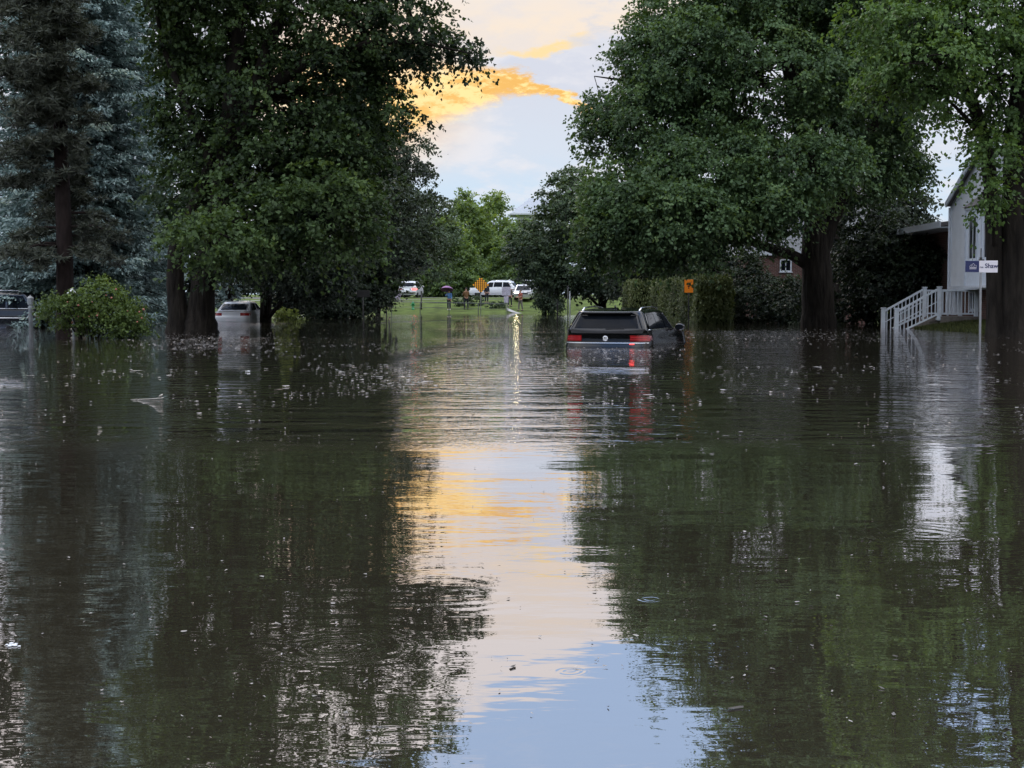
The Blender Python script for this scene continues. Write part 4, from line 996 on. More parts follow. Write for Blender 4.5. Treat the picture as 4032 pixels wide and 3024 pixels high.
def build_signs():
    # street name sign on its steel post
    Y = 33.0; p = at(3858, 1361, Y); root = empty('street_sign', (p.x, Y, 0), 'navy and white street name sign on a thin steel post at the right', 'street sign', R(0))
    k = Y/F; zt = at(3858, 1049, Y).z
    mb = MB(); mb.tube([(0.015,.03,-.8),(0.0,.03,zt-.1),(-.005,.03,zt+.13)], .026, 10); mb.build('post', M['post_metal'], root, smooth=True)
    mb = MB(); mb.box((-.03,-.005,zt+.14),(.012,.05,zt+.21)); mb.box((-.012,.018,zt+.21),(.006,.036,zt+.42)); mb.box((-.05,-.01,zt+.135),(.06,.05,zt+.165)); mb.build('bracket', M['post_dark'], root)
    x0, xm, x1 = (3795-3858)*k, (3849-3858)*k, (3922-3858)*k; z0, z1 = at(0,1073,Y).z, at(0,1026,Y).z
    mb = MB(); mb.box((x0,-.008,z0+.008),(xm,.0,z1-.008)); pn = mb.build('navy_panel', M['navy'], root, bevel=.002)
    mb = MB(); mb.box((xm+.003,-.009,z0),(x1,.0,z1)); pw = mb.build('white_panel', M['sign_white'], root, bevel=.002)
    text_mesh('Shaw', .145, M['navy'], pw, (lerp(xm,x1,.66), -.011, (z0+z1)/2+.012), (R(90),0,0), .003)
    text_mesh('rue', .062, M['navy'], pw, (xm+.055, -.011, (z0+z1)/2-.012), (R(90),0,0), .0008)
    # emblem: peaked roofs over a line of small lettering
    cx = lerp(x0, xm, .56); cz = (z0+z1)/2; mb = MB()
    def seg(a, b, w=.014): mb.bar((cx+a[0],-.012,cz+a[1]), (cx+b[0],-.012,cz+b[1]), w, .004)
    pts = [(-.085,-.005),(-.06,.035),(-.04,.03),(0,.075),(.04,.03),(.06,.035),(.085,-.005)]
    for a, b in zip(pts, pts[1:]): seg(a, b)
    for a, b in (((-.05,-.005),(-.028,.022)),((-.028,.022),(0,.0)),((0,0),(.028,.022)),((.028,.022),(.05,-.005))): seg(a, b, .010)
    mb.build('emblem', M['sign_white'], pn)
    mb = MB()
    for zz, xs in ((-.032, [-.08,-.062,-.044,-.026,-.008,.010,.028,.046,.064]), (-.060, [-.08,-.06,-.04,-.02,0,.02,.04,.06])):
        for x in xs: mb.box((cx+x,-.0125,cz+zz),(cx+x+.013,-.0105,cz+zz+.017))
    mb.build('small_lettering', M['sign_white'], pn)
    # orange detour marker with black arrow in front of the hedge
    Y = 61; p = at(2711, 1278, Y); root = empty('detour_sign', (p.x, Y, 0), 'small orange sign with a black up arrow in front of the hedge', 'road sign')
    k = Y/F; z0, z1 = at(0,1152,Y).z, at(0,1101,Y).z; w = 17*k
    mb = MB(); mb.tube([(0,.03,-.7),(0,.03,z1-.05)], .025, 8); mb.build('post', M['post_dark'], root, smooth=True)
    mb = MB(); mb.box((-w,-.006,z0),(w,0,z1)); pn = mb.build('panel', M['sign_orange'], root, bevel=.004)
    c = (z0+z1)/2; mb = MB(); y = -.009
    mb.add([(0,y,c+.14),(-.048,y,c+.06),(-.018,y,c+.065),(-.018,y,c-.12),(.018,y,c-.12),(.018,y,c+.065),(.048,y,c+.06)], [tuple(range(7))])
    mb.add([(-.055,y,c+.0),(-.022,y,c+.015),(-.022,y,c-.025),(-.055,y,c-.035)], [(0,3,2,1)]); mb.add([(.055,y,c+.0),(.022,y,c+.015),(.022,y,c-.025),(.055,y,c-.035)], [(0,1,2,3)])
    mb.build('arrow', M['sign_black'], pn)
    # chequered diamond at the end of the street
    Y = 123; p = at(1893, 1225, Y); root = empty('diamond_sign', (p.x, Y, ground_z(p.x, Y)), 'amber diamond sign with black chequered squares facing down the street', 'road sign')
    k = Y/F; zc = at(0, 1122, Y).z - root.location.z; r = 32*k
    mb = MB(); mb.tube([(0,.05,-.3),(0,.05,zc)], .03, 8); mb.build('post', M['post_metal'], root, smooth=True)
    mb = MB(); mb.add([(0,-.01,zc-r),(r,-.01,zc),(0,-.01,zc+r),(-r,-.01,zc),(0,.01,zc-r),(r,.01,zc),(0,.01,zc+r),(-r,.01,zc)], [(0,1,2,3),(7,6,5,4),(0,4,5,1),(1,5,6,2),(2,6,7,3),(3,7,4,0)])
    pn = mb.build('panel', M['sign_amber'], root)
    mb = MB(); n = 8; s = r*math.sqrt(2)/n
    for i in range(n):
        for j in range(n):
            if (i+j) % 2: continue
            cs = []
            for (a, b) in ((i,j),(i+1,j),(i+1,j+1),(i,j+1)):
                u, v = (a-n/2)*s, (b-n/2)*s; q = .7071
                cs.append(((u-v)*q, -.014, zc + (u+v)*q))
            mb.add(cs, [(0,1,2,3)])
    mb.build('chequers', M['sign_black'], pn)
    # two-plate sign with pale plates
    Y = 123.5; p = at(1993, 1215, Y); root = empty('road_sign', (p.x, Y, ground_z(p.x, Y)), 'pale mottled two plate road sign left of the oncoming car', 'road sign'); k = Y/F
    zz = lambda py: at(0, py, Y).z - root.location.z
    mb = MB(); mb.tube([(0,.04,-.3),(0,.04,zz(1130))], .03, 8); mb.build('post', M['post_metal'], root, smooth=True)
    mb = MB(); mb.box((-17*k,-.01,zz(1164)),(17*k,.01,zz(1130))); mb.build('upper_plate', M['sign_back'], root, bevel=.01)
    mb = MB(); mb.box((-9*k,-.01,zz(1192)),(9*k,.01,zz(1167))); mb.build('lower_plate', M['sign_back'], root, bevel=.01)
    # dark back of a sign at the left shore
    Y = 75; p = at(1430, 1262, Y); root = empty('road_sign', (p.x, Y, 0), 'dark back of a wide road sign on a post in the water at left', 'road sign'); k = Y/F
    mb = MB(); mb.tube([(0,0,-.7),(0,0,at(0,1150,Y).z)], .035, 8); mb.build('post', M['post_dark'], root, smooth=True)
    mb = MB(); mb.box((-24*k,-.05,at(0,1170,Y).z),(26*k,-.038,at(0,1143,Y).z)); mb.build('panel', M['post_dark'], root, bevel=.01)
    # plain posts
    for lab, nm, px, py0, py1, Y, r, m, lean in (
            ('thin leaning dark post right of the slim tree on the left shore', 'leaning_post', 1524, 1228, 1110, 118, .055, 'post_dark', -8),
            ('short dark post on the grass near the green hydrant', 'short_post', 1659, 1200, 1150, 126, .07, 'post_dark', 0),
            ('tall dark post in the water left of the pale post', 'tall_post', 2236, 1262, 1132, 75, .035, 'post_dark', 0),
            ('tall pale grey post just behind the dark one', 'tall_post', 2244, 1245, 1152, 98, .05, 'post_metal', 0),
            ('slim dark post between the weeping tree and the tall posts', 'slim_post', 2195, 1236, 1165, 108, .06, 'post_dark', 0)):
        p = at(px, py0, Y); zb = ground_z(p.x, Y); t = at(px+lean, py1, Y)
        root = empty(nm, (p.x, Y, zb), lab, 'post')
        mb = MB(); mb.tube([(0,0,-.3),(t.x-p.x,0,t.z-zb)], [r, r*.85], 8); mb.lathe([(r*1.2,0),(r*1.2,.05),(r*.3,.09)], 10, (t.x-p.x,0,t.z-zb)); mb.build('pole', M[m], root, smooth=True)
    # green hydrant
    p = at(1626, 1190, 126); p.z = ground_z(p.x, 126); root = empty('fire_hydrant', p, 'small green hydrant on the grass below the white car', 'hydrant')
    mb = MB(); mb.lathe([(.16,0),(.16,.05),(.11,.07),(.11,.50),(.14,.52),(.14,.57),(.11,.60),(.08,.70),(.03,.74),(.03,.80),(0.005,.80)], 14); mb.build('barrel', M['green_plastic'], root, smooth=True)
    mb = MB(); mb.tube([(-.20,0,.42),(.20,0,.42)], .06, 10); mb.build('nozzle', M['green_plastic'], root, smooth=True)
    # railing along the far shore
    A = at(1430, 1184, 123.0); B = at(2000, 1199, 119.5); A.z, B.z = 1.03, .80
    root = empty('shore_railing', ((A.x+B.x)/2, (A.y+B.y)/2, 0), 'thin dark metal railing along the far grass shore', 'railing'); inv = root.location
    n = 6; mb = MB(); mb.tube([A-inv, B-inv], .034, 8); mb.build('rail', M['rail_metal'], root, smooth=True)
    mb = MB(); dz = Vector((0,0,-.45)); mb.tube([A-inv+dz, B-inv+dz], .015, 8); mb.build('rail', M['rail_metal'], root, smooth=True)
    for i in range(n):
        q = A.lerp(B, i/(n-1)) - inv; mb = MB(); mb.tube([(q.x,q.y,-.5),(q.x,q.y,q.z)], .030, 8); mb.build('post', M['rail_metal'], root, smooth=True)
    # garden lamp posts on the left
    Y = 52; p = at(122, 1297, Y); root = empty('lamp_post', (p.x, Y, 0), 'grey garden lamp post in the water in front of the dark vehicle', 'lamp post')
    zt = at(0, 1165, Y).z
    mb = MB(); mb.lathe([(.075,-.7),(.075,zt*.62),(.09,zt*.64),(.09,zt*.67),(.06,zt*.69),(.06,zt*.72)], 14); mb.build('post', M['lamp_grey'], root, smooth=True)
    mb = MB(); mb.lathe([(.07,zt*.72),(.11,zt*.745),(.12,zt*.92),(.10,zt*.93)], 6); mb.build('lantern', M['lamp_grey'], root)
    mb = MB(); mb.lathe([(.13,zt*.93),(.07,zt*.985),(.02,zt*1.0),(.02,zt*1.03)], 6); mb.build('cap', M['lamp_white'], root)
    Y = 39.35; p = at(287, 1332, Y); root = empty('lamp_post', (p.x, Y, 0), 'white capped garden lamp post rising behind the flooded shrub', 'lamp post')
    zt = at(0, 1137, Y).z
    mb = MB(); mb.tube([(.03,0,-.7),(.03,0,zt-.22)], .04, 12); mb.build('post', M['lamp_grey'], root, smooth=True)
    mb = MB(); mb.lathe([(.06,zt-.22),(.09,zt-.20),(.10,zt-.13)], 12); mb.build('lantern', M['glass_light'], root)
    mb = MB(); mb.lathe([(.14,zt-.14),(.13,zt-.11),(.05,zt-.04),(.03,zt-.03),(.035,zt),(.01,zt+.01)], 16); mb.build('cap', M['lamp_white'], root, smooth=True)
    # stacked stones beside it
    p = at(312, 1332, 40.3); root = empty('stone_stack', (p.x, 40.3, 0), 'short stack of pale and grey stones standing in the water by the shrub', 'stone stack')
    rnd = random.Random(3); mb = MB()
    for i in range(6):
        z = -.2 + i*.125; r = .24 - .012*i
        mb.lathe([(r*.7,z),(r,z+.03),(r*1.02,z+.08),(r*.75,z+.118)], 9, (rnd.uniform(-.03,.03), rnd.uniform(-.03,.03), 0))
    mb.build('stones', M['stone'], root, smooth=True)

# ------------------------------------------------------------------ houses
def window(root, p, w, h, axis, m_frame='white_trim', depth=.05, mull=True):
    """window on a wall: axis 'x' faces -X (w runs along y), axis 'y' faces -Y (w runs along x)"""
    f = MB(); t = .07
    def bx(u0, u1, z0, z1, d0, d1, mb):
        if axis == 'x': mb.box((p[0]-d1, p[1]+u0, p[2]+z0), (p[0]-d0, p[1]+u1, p[2]+z1))
        else: mb.box((p[0]+u0, p[1]-d1, p[2]+z0), (p[0]+u1, p[1]-d0, p[2]+z1))
    bx(-w/2-t, -w/2, -t, h+t, 0, depth, f); bx(w/2, w/2+t, -t, h+t, 0, depth, f); bx(-w/2, w/2, h, h+t, 0, depth-.003, f); bx(-w/2, w/2, -t, 0, 0, depth-.003, f)
    if mull: bx(-.02, .02, .001, h-.001, .018, depth-.012, f)
    fo = f.build('window', M[m_frame], root)
    g = MB(); bx(-w/2, w/2, 0, h, .004, .016, g); g.build('pane', M['glass'], fo)
    s = MB(); bx(-w/2-.12, w/2+.12, -t-.05, -t, 0, depth+.05, s); s.build('sill', M[m_frame], fo)

def build_white_house():
    X = 17.02; root = empty('white_house', (X, 52, 0), 'white sided house with front gable and bay on the right bank', 'house'); o = root.location
    def L(v): return (v[0]-o.x, v[1]-o.y, v[2]-o.z)
    Yn, Yf = 46.2, 55.3; ze = 4.75; ym = (Yn+Yf)/2; za = ze + (Yf-ym)*.48; zb = 1.62
    # gable front (faces the street), overhanging a brick lower storey
    w = MB(); prof = [(Yn,zb),(Yf,zb),(Yf,ze),(ym,za),(Yn,ze)]
    vs = [L((X,y,z)) for y, z in prof] + [L((X+9,y,z)) for y, z in prof]
    w.add(vs, [(4,3,2,1,0),(5,6,7,8,9),(0,1,6,5),(1,2,7,6),(2,3,8,7),(3,4,9,8),(4,0,5,9)]); w.build('wall', M['siding'], root)
    b = MB(); b.box(L((X+.55,Yn+.05,-.3)), L((X+8.9,Yf-.05,zb-.003))); b.build('brick_base', M['brick'], root)
    c = MB(); c.box(L((X-.03,Yf-.12,zb+.0)), L((X+.12,Yf+.03,ze-.02))); c.build('corner_board', M['white_trim'], root)
    r = MB(); ov = .12; th = .12
    for sg, (ya, yb) in ((1,(Yf+ov,ym)), (-1,(Yn-ov,ym))):
        zl = ze - ov*.48; 
        r.add([L((X-.16,ya,zl)),L((X+9.4,ya,zl)),L((X+9.4,yb,za)),L((X-.16,yb,za)),L((X-.16,ya,zl+th)),L((X+9.4,ya,zl+th)),L((X+9.4,yb,za+th)),L((X-.16,yb,za+th))], [(0,1,2,3),(7,6,5,4),(0,4,5,1),(1,5,6,2),(2,6,7,3),(3,7,4,0)])
    r.build('roof', M['roof'], root)
    fa = MB()
    for (ya, yb) in ((Yf+ov,ym),(Yn-ov,ym)):
        zl = ze - ov*.48; fa.bar(L((X-.19,ya,zl+.06)), L((X-.19,yb,za+.06)), .05, .20)
    fa.build('rake_board', M['white_trim'], root)
    # band under the overhang
    t = MB(); t.box(L((X-.05,Yn,zb-.16)), L((X+.6,Yf+.02,zb-.004))); t.build('overhang_trim', M['white_trim'], root)
    # bay with tall narrow window
    bay = MB(); bx0 = X-.62; bay.box(L((bx0,48.2,1.55)), L((X-.002,51.6,4.35)))
    bo = bay.build('bay', M['bay'], root)
    tr = MB()
    for z in (1.50, 2.25, 4.30): tr.box(L((bx0-.04,48.16,z)), L((X+.0,51.64,z+.09)))
    for y in (48.2, 49.8, 51.5): tr.box(L((bx0-.03,y-.04,1.6)), L((bx0+.003,y+.08,4.3)))
    for i in range(22): tr.box(L((bx0-.045,51.48,1.65+i*.12)), L((bx0-.02,51.61,1.70+i*.12)))
    tr.build('bay_trim', M['white_trim'], bo)
    rb = MB(); rb.add([L((bx0-.1,48.1,4.40)),L((X,48.1,4.40)),L((X,51.7,4.40)),L((bx0-.1,51.7,4.40)),L((X,48.3,4.95)),L((X,51.5,4.95))], [(0,1,2,3),(0,3,5,4),(0,4,1),(3,2,5),(1,4,5,2)]); rb.build('bay_roof', M['roof'], bo)
    for yy in (50.65, 49.0): window(bo, (bx0-o.x, yy-o.y, 2.55), .75, 1.45, 'x')
    window(bo, ((bx0+X)/2-o.x, 48.2-o.y, 2.55), .3, 1.45, 'y', mull=False)
    # lower storey: door, window and columns on the landing
    d = MB(); d.box(L((X+.50,51.2,.55)), L((X+.545,52.15,1.44))); do = d.build('door', M['white_trim'], root)
    h = MB(); h.tube([L((X+.48,51.3,1.0)), L((X+.44,51.3,1.0))], .03, 8); h.build('handle', M['chrome'], do)
    window(root, (X+.55-o.x, 53.9-o.y, .75), .9, .6, 'x')
    for y in (55.1, 50.6): 
        c = MB(); c.box(L((X+.02,y-.08,.50)), L((X+.18,y+.08,zb-.165))); c.build('porch_column', M['white_trim'], root)
    dp = MB(); dp.tube([L((X-.05,55.36,ze-.1)), L((X-.05,55.36,.4))], .04, 8); dp.build('downpipe', M['white_trim'], root)
    # farther low wing with the long eave
    w2 = MB(); w2.box(L((X+.9,Yf+.02,-.3)), L((X+8,67.5,3.9))); w2.build('side_wing', M['brick'], root)
    r2 = MB(); xa, xb, z0 = X-.3, X+4.6, 3.95
    r2.add([L((xa,Yf+.3,z0)),L((xb,Yf+.3,z0+.7)),L((xb,68,z0+.7)),L((xa,68,z0)),L((xa,Yf+.3,z0+.16)),L((xb,Yf+.3,z0+.86)),L((xb,68,z0+.86)),L((xa,68,z0+.16))], [(0,1,2,3),(7,6,5,4),(0,4,5,1),(1,5,6,2),(2,6,7,3),(3,7,4,0)])
    r2.build('side_roof', M['roof'], root)
    e2 = MB(); e2.box(L((xa-.04,Yf+.32,z0-.05)), L((xa-.003,68,z0+.2))); e2.box(L((xa,Yf+.34,z0-.06)), L((X+.88,67.9,z0-.01))); e2.build('eave', M['white_trim'], root)
    # white stair with railings, its foot under water
    st = empty('porch_stair', (15.2, 54.1, 0), 'white railed porch stair running down into the flood on the right', 'stair'); o = st.location
    sb = MB()
    for i in range(7):
        x = 14.45 + i*.24; z = -.50 + i*.155; sb.box(L((x,53.3,-.8)), L((x+.243+(.0 if i < 6 else 1.0),54.9,z)))
    sb.box(L((16.0,53.0,-.8)), L((17.7,55.2,.46))); sb.build('steps', M['wood_step'], st)
    zp0, zp1, xb_, xt = .74, 1.54, 14.38, 15.97
    for y in (53.15, 55.05):
        mb = MB(); mb.box(L((xb_-.075,y-.075,-.8)), L((xb_+.075,y+.075,zp0))); mb.box(L((xb_-.095,y-.095,zp0+.002)), L((xb_+.095,y+.095,zp0+.04))); mb.build('newel_post', M['white_rail'], st, bevel=.008)
        mb = MB(); mb.box(L((xt-.07,y-.07,.30)), L((xt+.07,y+.07,zp1))); mb.box(L((xt-.09,y-.09,zp1+.002)), L((xt+.09,y+.09,zp1+.04))); mb.box(L((xt-.1,y-.1,.33)),L((xt+.1,y+.1,.42))); mb.build('newel_post', M['white_rail'], st, bevel=.008)
        mb = MB(); mb.bar(L((xb_+.06,y,zp0-.08)), L((xt-.06,y,zp1-.06)), .055, .075); mb.build('handrail', M['white_rail'], st)
        mb = MB(); mb.bar(L((xb_+.06,y,zp0-.90)), L((xt-.06,y,zp1-1.0)), .045, .06); mb.build('bottom_rail', M['white_rail'], st)
        mb = MB(); mb.bar(L((xb_+.06,y,zp0-.52)), L((xt-.06,y,zp1-.52)), .03, .03); mb.build('mid_rail', M['white_rail'], st)
        for i in range(1, 11):
            f = i/11; x = lerp(xb_, xt, f); zt_ = lerp(zp0-.10, zp1-.08, f); mb = MB(); mb.box(L((x-.016,y-.016,zt_-.86)), L((x+.016,y+.016,zt_))); mb.build('baluster', M['white_rail'], st)
        # landing rail to the house
        x2 = 17.35
        mb = MB(); mb.box(L((x2-.07,y-.07,.42)), L((x2+.07,y+.07,zp1-.05))); mb.build('newel_post', M['white_rail'], st, bevel=.008)
        mb = MB(); mb.bar(L((xt+.07,y,zp1-.10)), L((x2-.07,y,zp1-.12)), .055, .07); mb.build('handrail', M['white_rail'], st)
        mb = MB(); mb.bar(L((xt+.07,y,.56)), L((x2-.07,y,.56)), .045, .06); mb.build('bottom_rail', M['white_rail'], st)
        for i in range(1, 10):
            x = lerp(xt, x2, i/10); mb = MB(); mb.box(L((x-.016,y-.016,.59)), L((x+.016,y+.016,zp1-.13))); mb.build('baluster', M['white_rail'], st)

def build_far_houses():
    Y = 78; p = at(3060, 1185, Y); gz = ground_z(p.x, Y)
    root = empty('brick_house', (p.x, Y, gz), 'brick house with white upper siding glimpsed behind the right maple', 'house'); o = root.location
    zz = lambda py: at(0, py, Y).z - gz
    xl, xr = (2930-3060)*Y/F, (3420-3060)*Y/F; zs = zz(1000); zt = zz(770)
    mb = MB(); mb.box((xl,0,-.5),(xr,8,zs-.002)); mb.build('brick_wall', M['brick_x'], root)
    mb = MB(); mb.box((xl-.1,-.15,zs),(xr+.1,8,zt)); mb.build('siding_wall', M['siding_far'], root)
    mb = MB(); mb.box((xl-.12,-.19,zs-.08),(xr+.12,-.152,zs+.12)); mb.build('band_board', M['white_trim'], root)
    mb = MB(); mb.add([(xl-.5,-.6,zt),(xr+.5,-.6,zt),(xr+.5,8.5,zt),(xl-.5,8.5,zt),(xl+1.5,4,zt+2.2),(xr-1.5,4,zt+2.2)], [(3,2,1,0),(0,1,5,4),(1,2,5),(2,3,4,5),(3,0,4)]); mb.build('roof', M['roof'], root)
    window(root, ((3092-3060)*Y/F, 0, zz(1065)), .50, .55, 'y'); window(root, ((3100-3060)*Y/F, -.152, zz(885)), .9, .8, 'y'); window(root, ((3000-3060)*Y/F, -.152, zz(885)), .9, .8, 'y')
    # roof far down the street above the trees
    Y = 195; p = at(2070, 1185, Y); gz = ground_z(p.x, Y); root = empty('grey_roof_house', (p.x, Y, gz), 'house with a pale grey hip roof showing above the far trees', 'house')
    zz = lambda py: at(0, py, Y).z - gz; k = Y/F
    mb = MB(); mb.box((-35*k,0,-.5),(110*k,8,zz(842))); mb.build('wall', M['white_trim'], root)
    mb = MB(); mb.add([(-62*k,-.8,zz(842)+.01),(135*k,-.8,zz(842)+.01),(135*k,9,zz(842)+.01),(-62*k,9,zz(842)+.01),(15*k,4,zz(772)),(70*k,4,zz(770))], [(3,2,1,0),(0,1,5,4),(1,2,5),(2,3,4,5),(3,0,4)]); mb.build('roof', M['roof_far'], root)
    mb = MB(); mb.box((-63*k,-.85,zz(842)-.15),(136*k,-.8,zz(842)+.05)); mb.build('eave', M['white_trim'], root)
    window(root, (0, 0, zz(900)), 1.2, 1.2, 'y')

def build_misc():
    # pale floating branch
    Y = 15.0; p = at(560, 1573, Y); root = empty('floating_branch', (p.x, Y, 0), 'pale broken branch floating on the water at the left', 'branch')
    mb = MB(); mb.tube([(-.12,.02,-.004),(-.07,.015,-.001),(0,.0,.002),(.12,-.02,.006),(.21,-.03,.014),(.235,-.03,.022)], [.002,.003,.004,.005,.008,.005], 8); mb.tube([(-.05,.01,.002),(-.09,-.01,.001),(-.13,-.015,-.002)], [.003,.003,.002], 6)
    mb.tube([(.19,-.03,.03),(.225,-.035,.055)], [.014,.008], 7); mb.build('wood', M['driftwood'], root, smooth=True)
    # foam blob near the camera and a few others
    for i, (lab, px, py, s) in enumerate((('small white foam clump floating at the lower left edge', 45, 2556, .016), ('small bright foam clump floating left of the sky reflection', 975, 1462, .03))):
        Y = H*F/(py-1185); p = at(px, py, Y); rnd = random.Random(i)
        mb = MB()
        for j in range(9):
            r = s*rnd.uniform(.25,.55); mb.lathe([(r*.4,-r*.3),(r,0),(r*.8,r*.35),(r*.2,r*.5)], 8, (rnd.gauss(0,s*.8), rnd.gauss(0,s*.8), .002))
        o = mb.build('foam_clump', M['foam'], smooth=True); o.location = p; o.location.z = 0; tag(o, lab, 'foam')
    # overhead wire far down the street
    a, b = at(1500, 775, 200), at(2500, 798, 200); mb = MB(); mb.tube([a.lerp(b, i/16) + Vector((0,0,-1.2*math.sin(i/16*math.pi))) for i in range(17)], .025, 5)
    o = mb.build('overhead_wire', M['post_dark']); tag(o, 'thin overhead wire crossing the sky above the far trees', 'wire')
    # grass on the right bank
    rng = np.random.default_rng(9); C = []
    while len(C) < 15000:
        x, y = rng.uniform(12.2, 19), rng.uniform(36, 55); z = ground_z(x, y)
        if z < -.03 or (x > 14.3 and y > 53) or x > 17.7: continue
        C.append((x, y, z+.05))
    C = np.array(C); n = len(C); D = rng.normal(0,.35,(n,3)) + np.array([0,0,1])
    o = leaf_mesh('grass', C, D, unit(rng, n)*np.array([1,1,.2]), rng.uniform(.10,.26,n), rng.normal(.45,.2,n), M['grass_blade'], None, aspect=.14, fold=0)
    tag(o, 'short lawn grass growing on the right bank', 'grass', kind='stuff')

# ------------------------------------------------------------------ sky, sun, camera
def build_world():
    w = bpy.data.worlds.new('World'); sc.world = w; w.use_nodes = True
    nt = w.node_tree; bg = nt.nodes['Background']; L = nt.links.new
    sky = N(nt, 'ShaderNodeTexSky', sky_type='NISHITA'); sky.sun_disc = False
    sky.sun_elevation = R(33); sky.sun_rotation = R(-16); sky.air_density = 1.0; sky.dust_density = 1.0
    tc = N(nt, 'ShaderNodeTexCoord'); sp = N(nt, 'ShaderNodeSeparateXYZ'); L(tc.outputs['Generated'], sp.inputs[0])
    def mt(op, a, b=None, c=None, clamp=False):
        n = N(nt, 'ShaderNodeMath', operation=op, use_clamp=clamp)
        for i, v in enumerate((a, b, c)):
            if v is None: continue
            if isinstance(v, (int, float)): n.inputs[i].default_value = v
            else: L(v, n.inputs[i])
        return n.outputs[0]
    def ss(v, a, b):
        n = N(nt, 'ShaderNodeMapRange', interpolation_type='SMOOTHSTEP'); n.inputs['From Min'].default_value = a; n.inputs['From Max'].default_value = b
        L(v, n.inputs['Value']); return n.outputs[0]
    def noise(scale, stretch, detail=5, off=0.0, rough=.55):
        mp = N(nt, 'ShaderNodeMapping'); mp.inputs['Scale'].default_value = stretch; mp.inputs['Location'].default_value = (off, off, off); L(tc.outputs['Generated'], mp.inputs['Vector'])
        n = N(nt, 'ShaderNodeTexNoise', i_Scale=scale, i_Detail=float(detail), i_Roughness=rough); L(mp.outputs[0], n.inputs['Vector']); return n.outputs['Fac']
    def mix(f, a, b, mode='MIX'):
        n = N(nt, 'ShaderNodeMixRGB', blend_type=mode)
        if isinstance(f, (int, float)): n.inputs[0].default_value = f
        else: L(f, n.inputs[0])
        for i, v in ((1, a), (2, b)):
            if isinstance(v, tuple): n.inputs[i].default_value = (*v, 1)
            else: L(v, n.inputs[i])
        return n.outputs[0]
    X, Yv, Z = sp.outputs['X'], sp.outputs['Y'], sp.outputs['Z']
    az = mt('ARCTAN2', X, Yv); el = mt('ARCSINE', Z)
    n1 = mt('SUBTRACT', noise(7, (1,1,2.2), 6), .5); n2 = mt('SUBTRACT', noise(22, (1,1,2.5), 6, 3.0, .6), .5); n3 = mt('SUBTRACT', noise(60, (1,1,2.5), 5, 7.0, .65), .5)
    n4 = mt('SUBTRACT', noise(150, (1,1,3.0), 5, 2.0, .7), .5)
    u = mt('ADD', az, mt('MULTIPLY', n2, .05)); v = mt('ADD', el, mt('ADD', mt('MULTIPLY', n2, .026), mt('ADD', mt('MULTIPLY', n3, .016), mt('MULTIPLY', n4, .006))))
    # all colours below are radiance; the background strength (0.1) is divided out
    S = 10.0
    def c(r, g, b): return (r*S, g*S, b*S)
    # general cloud deck over the whole sky with blue showing in places
    deck = mix(ss(noise(2.2, (1,1,1.6), 6, 1.5), .38, .62), c(.62,.66,.76), c(.95,.93,.92))
    blue = mix(ss(el, .2, .9), c(.30,.48,.83), c(.22,.38,.75))
    blue = mix(.25, blue, sky.outputs[0])
    cov = ss(mt('ADD', mt('ADD', noise(2.6, (1,1,2), 6, 4.4), 0.0), mt('MULTIPLY', n2, .12)), .36, .50)
    base = mix(cov, blue, deck)
    # low sky: pale blue-white rising to lavender then cream
    lo = mix(ss(v, .070, .105), c(.64,.78,.93), c(.70,.77,.88))
    lo = mix(ss(v, .10, .16), lo, c(.70,.73,.83))
    puff = ss(mt('ADD', mt('MULTIPLY', n1, .8), mt('MULTIPLY', n2, .9)), -.06, .16)
    lo = mix(mt('MULTIPLY', puff, .75), lo, c(.86,.85,.89))
    cream = mix(ss(v, .17, .24), c(.98,.83,.68), c(.88,.82,.79))
    cream = mix(mt('MULTIPLY', ss(mt('ADD', mt('MULTIPLY', n1, .9), n2), -.05, .2), .55), cream, c(.80,.77,.79))
    # lower border of the cream cloud: climbs to the right
    edge = mt('ADD', .166, mt('MULTIPLY', mt('ABSOLUTE', mt('SUBTRACT', u, .012)), .30))
    fc = ss(mt('SUBTRACT', v, edge), -.004, .006)
    low = mix(fc, lo, cream)
    gold2 = mt('MULTIPLY', mt('SUBTRACT', 1.0, ss(mt('ABSOLUTE', mt('SUBTRACT', v, mt('ADD', edge, .003))), .0008, .006)), mt('MULTIPLY', ss(u, -.01, .014), mt('SUBTRACT', 1.0, ss(u, .035, .062))))
    low = mix(mt('MULTIPLY', gold2, .85), low, c(1.05,.78,.36))
    # grey puffs at the upper right
    gp = ss(mt('ADD', n1, mt('MULTIPLY', n2, .7)), .02, .16)
    low = mix(mt('MULTIPLY', mt('MULTIPLY', gp, ss(u, .03, .07)), .8), low, c(.66,.70,.80))
    # main golden band
    du = mt('ADD', u, .012)
    mid = mt('SUBTRACT', .149, mt('MULTIPLY', mt('MULTIPLY', du, du), 4.2))
    th = mt('ADD', .0058, mt('MULTIPLY', ss(mt('MULTIPLY', u, -1.0), -.03, .06), .017))
    band = mt('SUBTRACT', 1.0, ss(mt('DIVIDE', mt('ABSOLUTE', mt('SUBTRACT', v, mid)), th), .45, 1.15))
    band = mt('MULTIPLY', band, mt('SUBTRACT', 1.0, ss(u, .048, .068)))
    band = mt('MULTIPLY', band, ss(mt('ADD', u, .15), 0, .06))
    gcol = mix(ss(mt('ADD', mt('ADD', n3, mt('MULTIPLY', n4, .8)), mt('MULTIPLY', n2, .5)), -.10, .12), c(.98,.54,.12), c(1.2,.88,.36))
    low = mix(mt('MULTIPLY', band, .95), low, gcol)
    # warm glow around the hidden sun
    dd = mt('ADD', mt('POWER', mt('ADD', az, .11), 2.0), mt('POWER', mt('MULTIPLY', mt('SUBTRACT', el, .145), 1.4), 2.0))
    glow = mt('MULTIPLY', mt('SUBTRACT', 1.0, ss(mt('SQRT', dd), .02, .11)), .85)
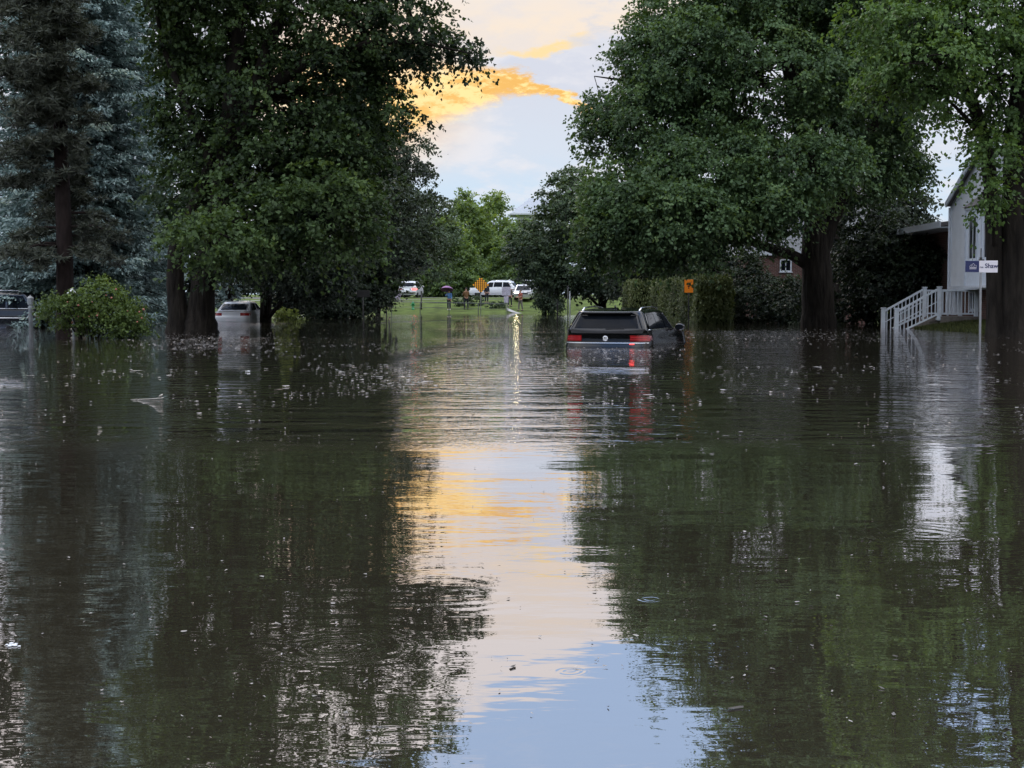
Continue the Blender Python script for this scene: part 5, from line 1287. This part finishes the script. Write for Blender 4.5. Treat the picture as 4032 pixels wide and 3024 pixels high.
    low = mix(glow, low, mix(ss(n3, -.1, .1), c(1.05,.62,.20), c(1.2,.88,.42)))
    # upper sky as reflected near the camera: cloud edge then clear blue
    e2 = mt('ADD', .262, mt('MULTIPLY', u, -.45)); e2 = mt('ADD', e2, mt('ADD', mt('MULTIPLY', n1, .10), mt('MULTIPLY', n2, .06)))
    hi = mix(ss(mt('SUBTRACT', el, e2), -.006, .014), c(.94,.89,.88), c(.47,.65,.95))
    hi = mix(mt('MULTIPLY', ss(mt('ADD', n1, n2), .0, .2), ss(el, .30, .36)), hi, c(.80,.84,.95))
    front = mt('SUBTRACT', 1.0, ss(mt('ABSOLUTE', az), .45, .8))
    view = mix(ss(v, .205, .235), low, hi)
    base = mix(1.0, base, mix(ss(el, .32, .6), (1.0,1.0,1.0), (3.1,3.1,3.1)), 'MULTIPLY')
    tl = mt('SUBTRACT', 1.0, ss(mt('SUBTRACT', el, mt('ADD', .15, mt('ADD', mt('MULTIPLY', n1, .22), mt('MULTIPLY', n2, .2)))), -.015, .015))
    base = mix(tl, base, mix(ss(n2, -.1, .15), c(.012,.018,.012), c(.05,.065,.045)))
    fmask = mt('MULTIPLY', front, mt('SUBTRACT', 1.0, ss(el, .38, .6)))
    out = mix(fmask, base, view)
    out = mix(ss(mt('MULTIPLY', el, -1), 0, .05), out, c(.05,.06,.05))
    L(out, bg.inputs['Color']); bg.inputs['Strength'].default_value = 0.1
    # sun, low and hidden by the left trees
    sd = bpy.data.lights.new('sun', 'SUN'); sd.energy = 0.6; sd.angle = R(12); sd.color = (1.0, .84, .64)
    so = bpy.data.objects.new('sun', sd); COL.objects.link(so)
    el_, az_ = R(33), R(-16)
    d = Vector((math.sin(az_)*math.cos(el_), math.cos(az_)*math.cos(el_), math.sin(el_)))
    so.rotation_euler = (-d).to_track_quat('-Z', 'Y').to_euler(); so.location = (-20, 200, 40)

def build_camera():
    cd = bpy.data.cameras.new('camera'); cd.sensor_width = 36; cd.lens = F/4032*36; cd.clip_end = 5000; cd.clip_start = .1
    co = bpy.data.objects.new('camera', cd); COL.objects.link(co); co.location = (0, 0, H); co.rotation_euler = (R(90)-PITCH, 0, 0); sc.camera = co

build_ground()
strip('road', M['asphalt'], -40, 40, lambda x: 134.5, lambda x: 146, .012)
strip('footpath', M['path'], -30, -6.2, lambda x: 134.2, lambda x: 134.5, .03)
strip('path', M['path'], -.45, 1.5, lambda x: lerp(124.6, 118.9, (x+.45)/1.95), lambda x: lerp(126.3, 119.6, (x+.45)/1.95), .07, 12)
build_water(); build_debris(); build_trees(); build_hedge(); build_cars(); build_people(); build_signs(); build_white_house(); build_far_houses(); build_misc(); build_world(); build_camera()

cy = sc.cycles
cy.max_bounces = 4; cy.diffuse_bounces = 2; cy.glossy_bounces = 2; cy.transmission_bounces = 1; cy.use_adaptive_sampling = True; cy.adaptive_threshold = 0.02; cy.transparent_max_bounces = 4
cy.caustics_reflective = False; cy.caustics_refractive = False; cy.use_denoising = True; cy.sample_clamp_indirect = 6.0
try: cy.denoiser = 'OPENIMAGEDENOISE'
except Exception: pass
sc.view_settings.view_transform = 'Standard'; sc.view_settings.look = 'None'; sc.view_settings.exposure = 0; sc.view_settings.gamma = 1
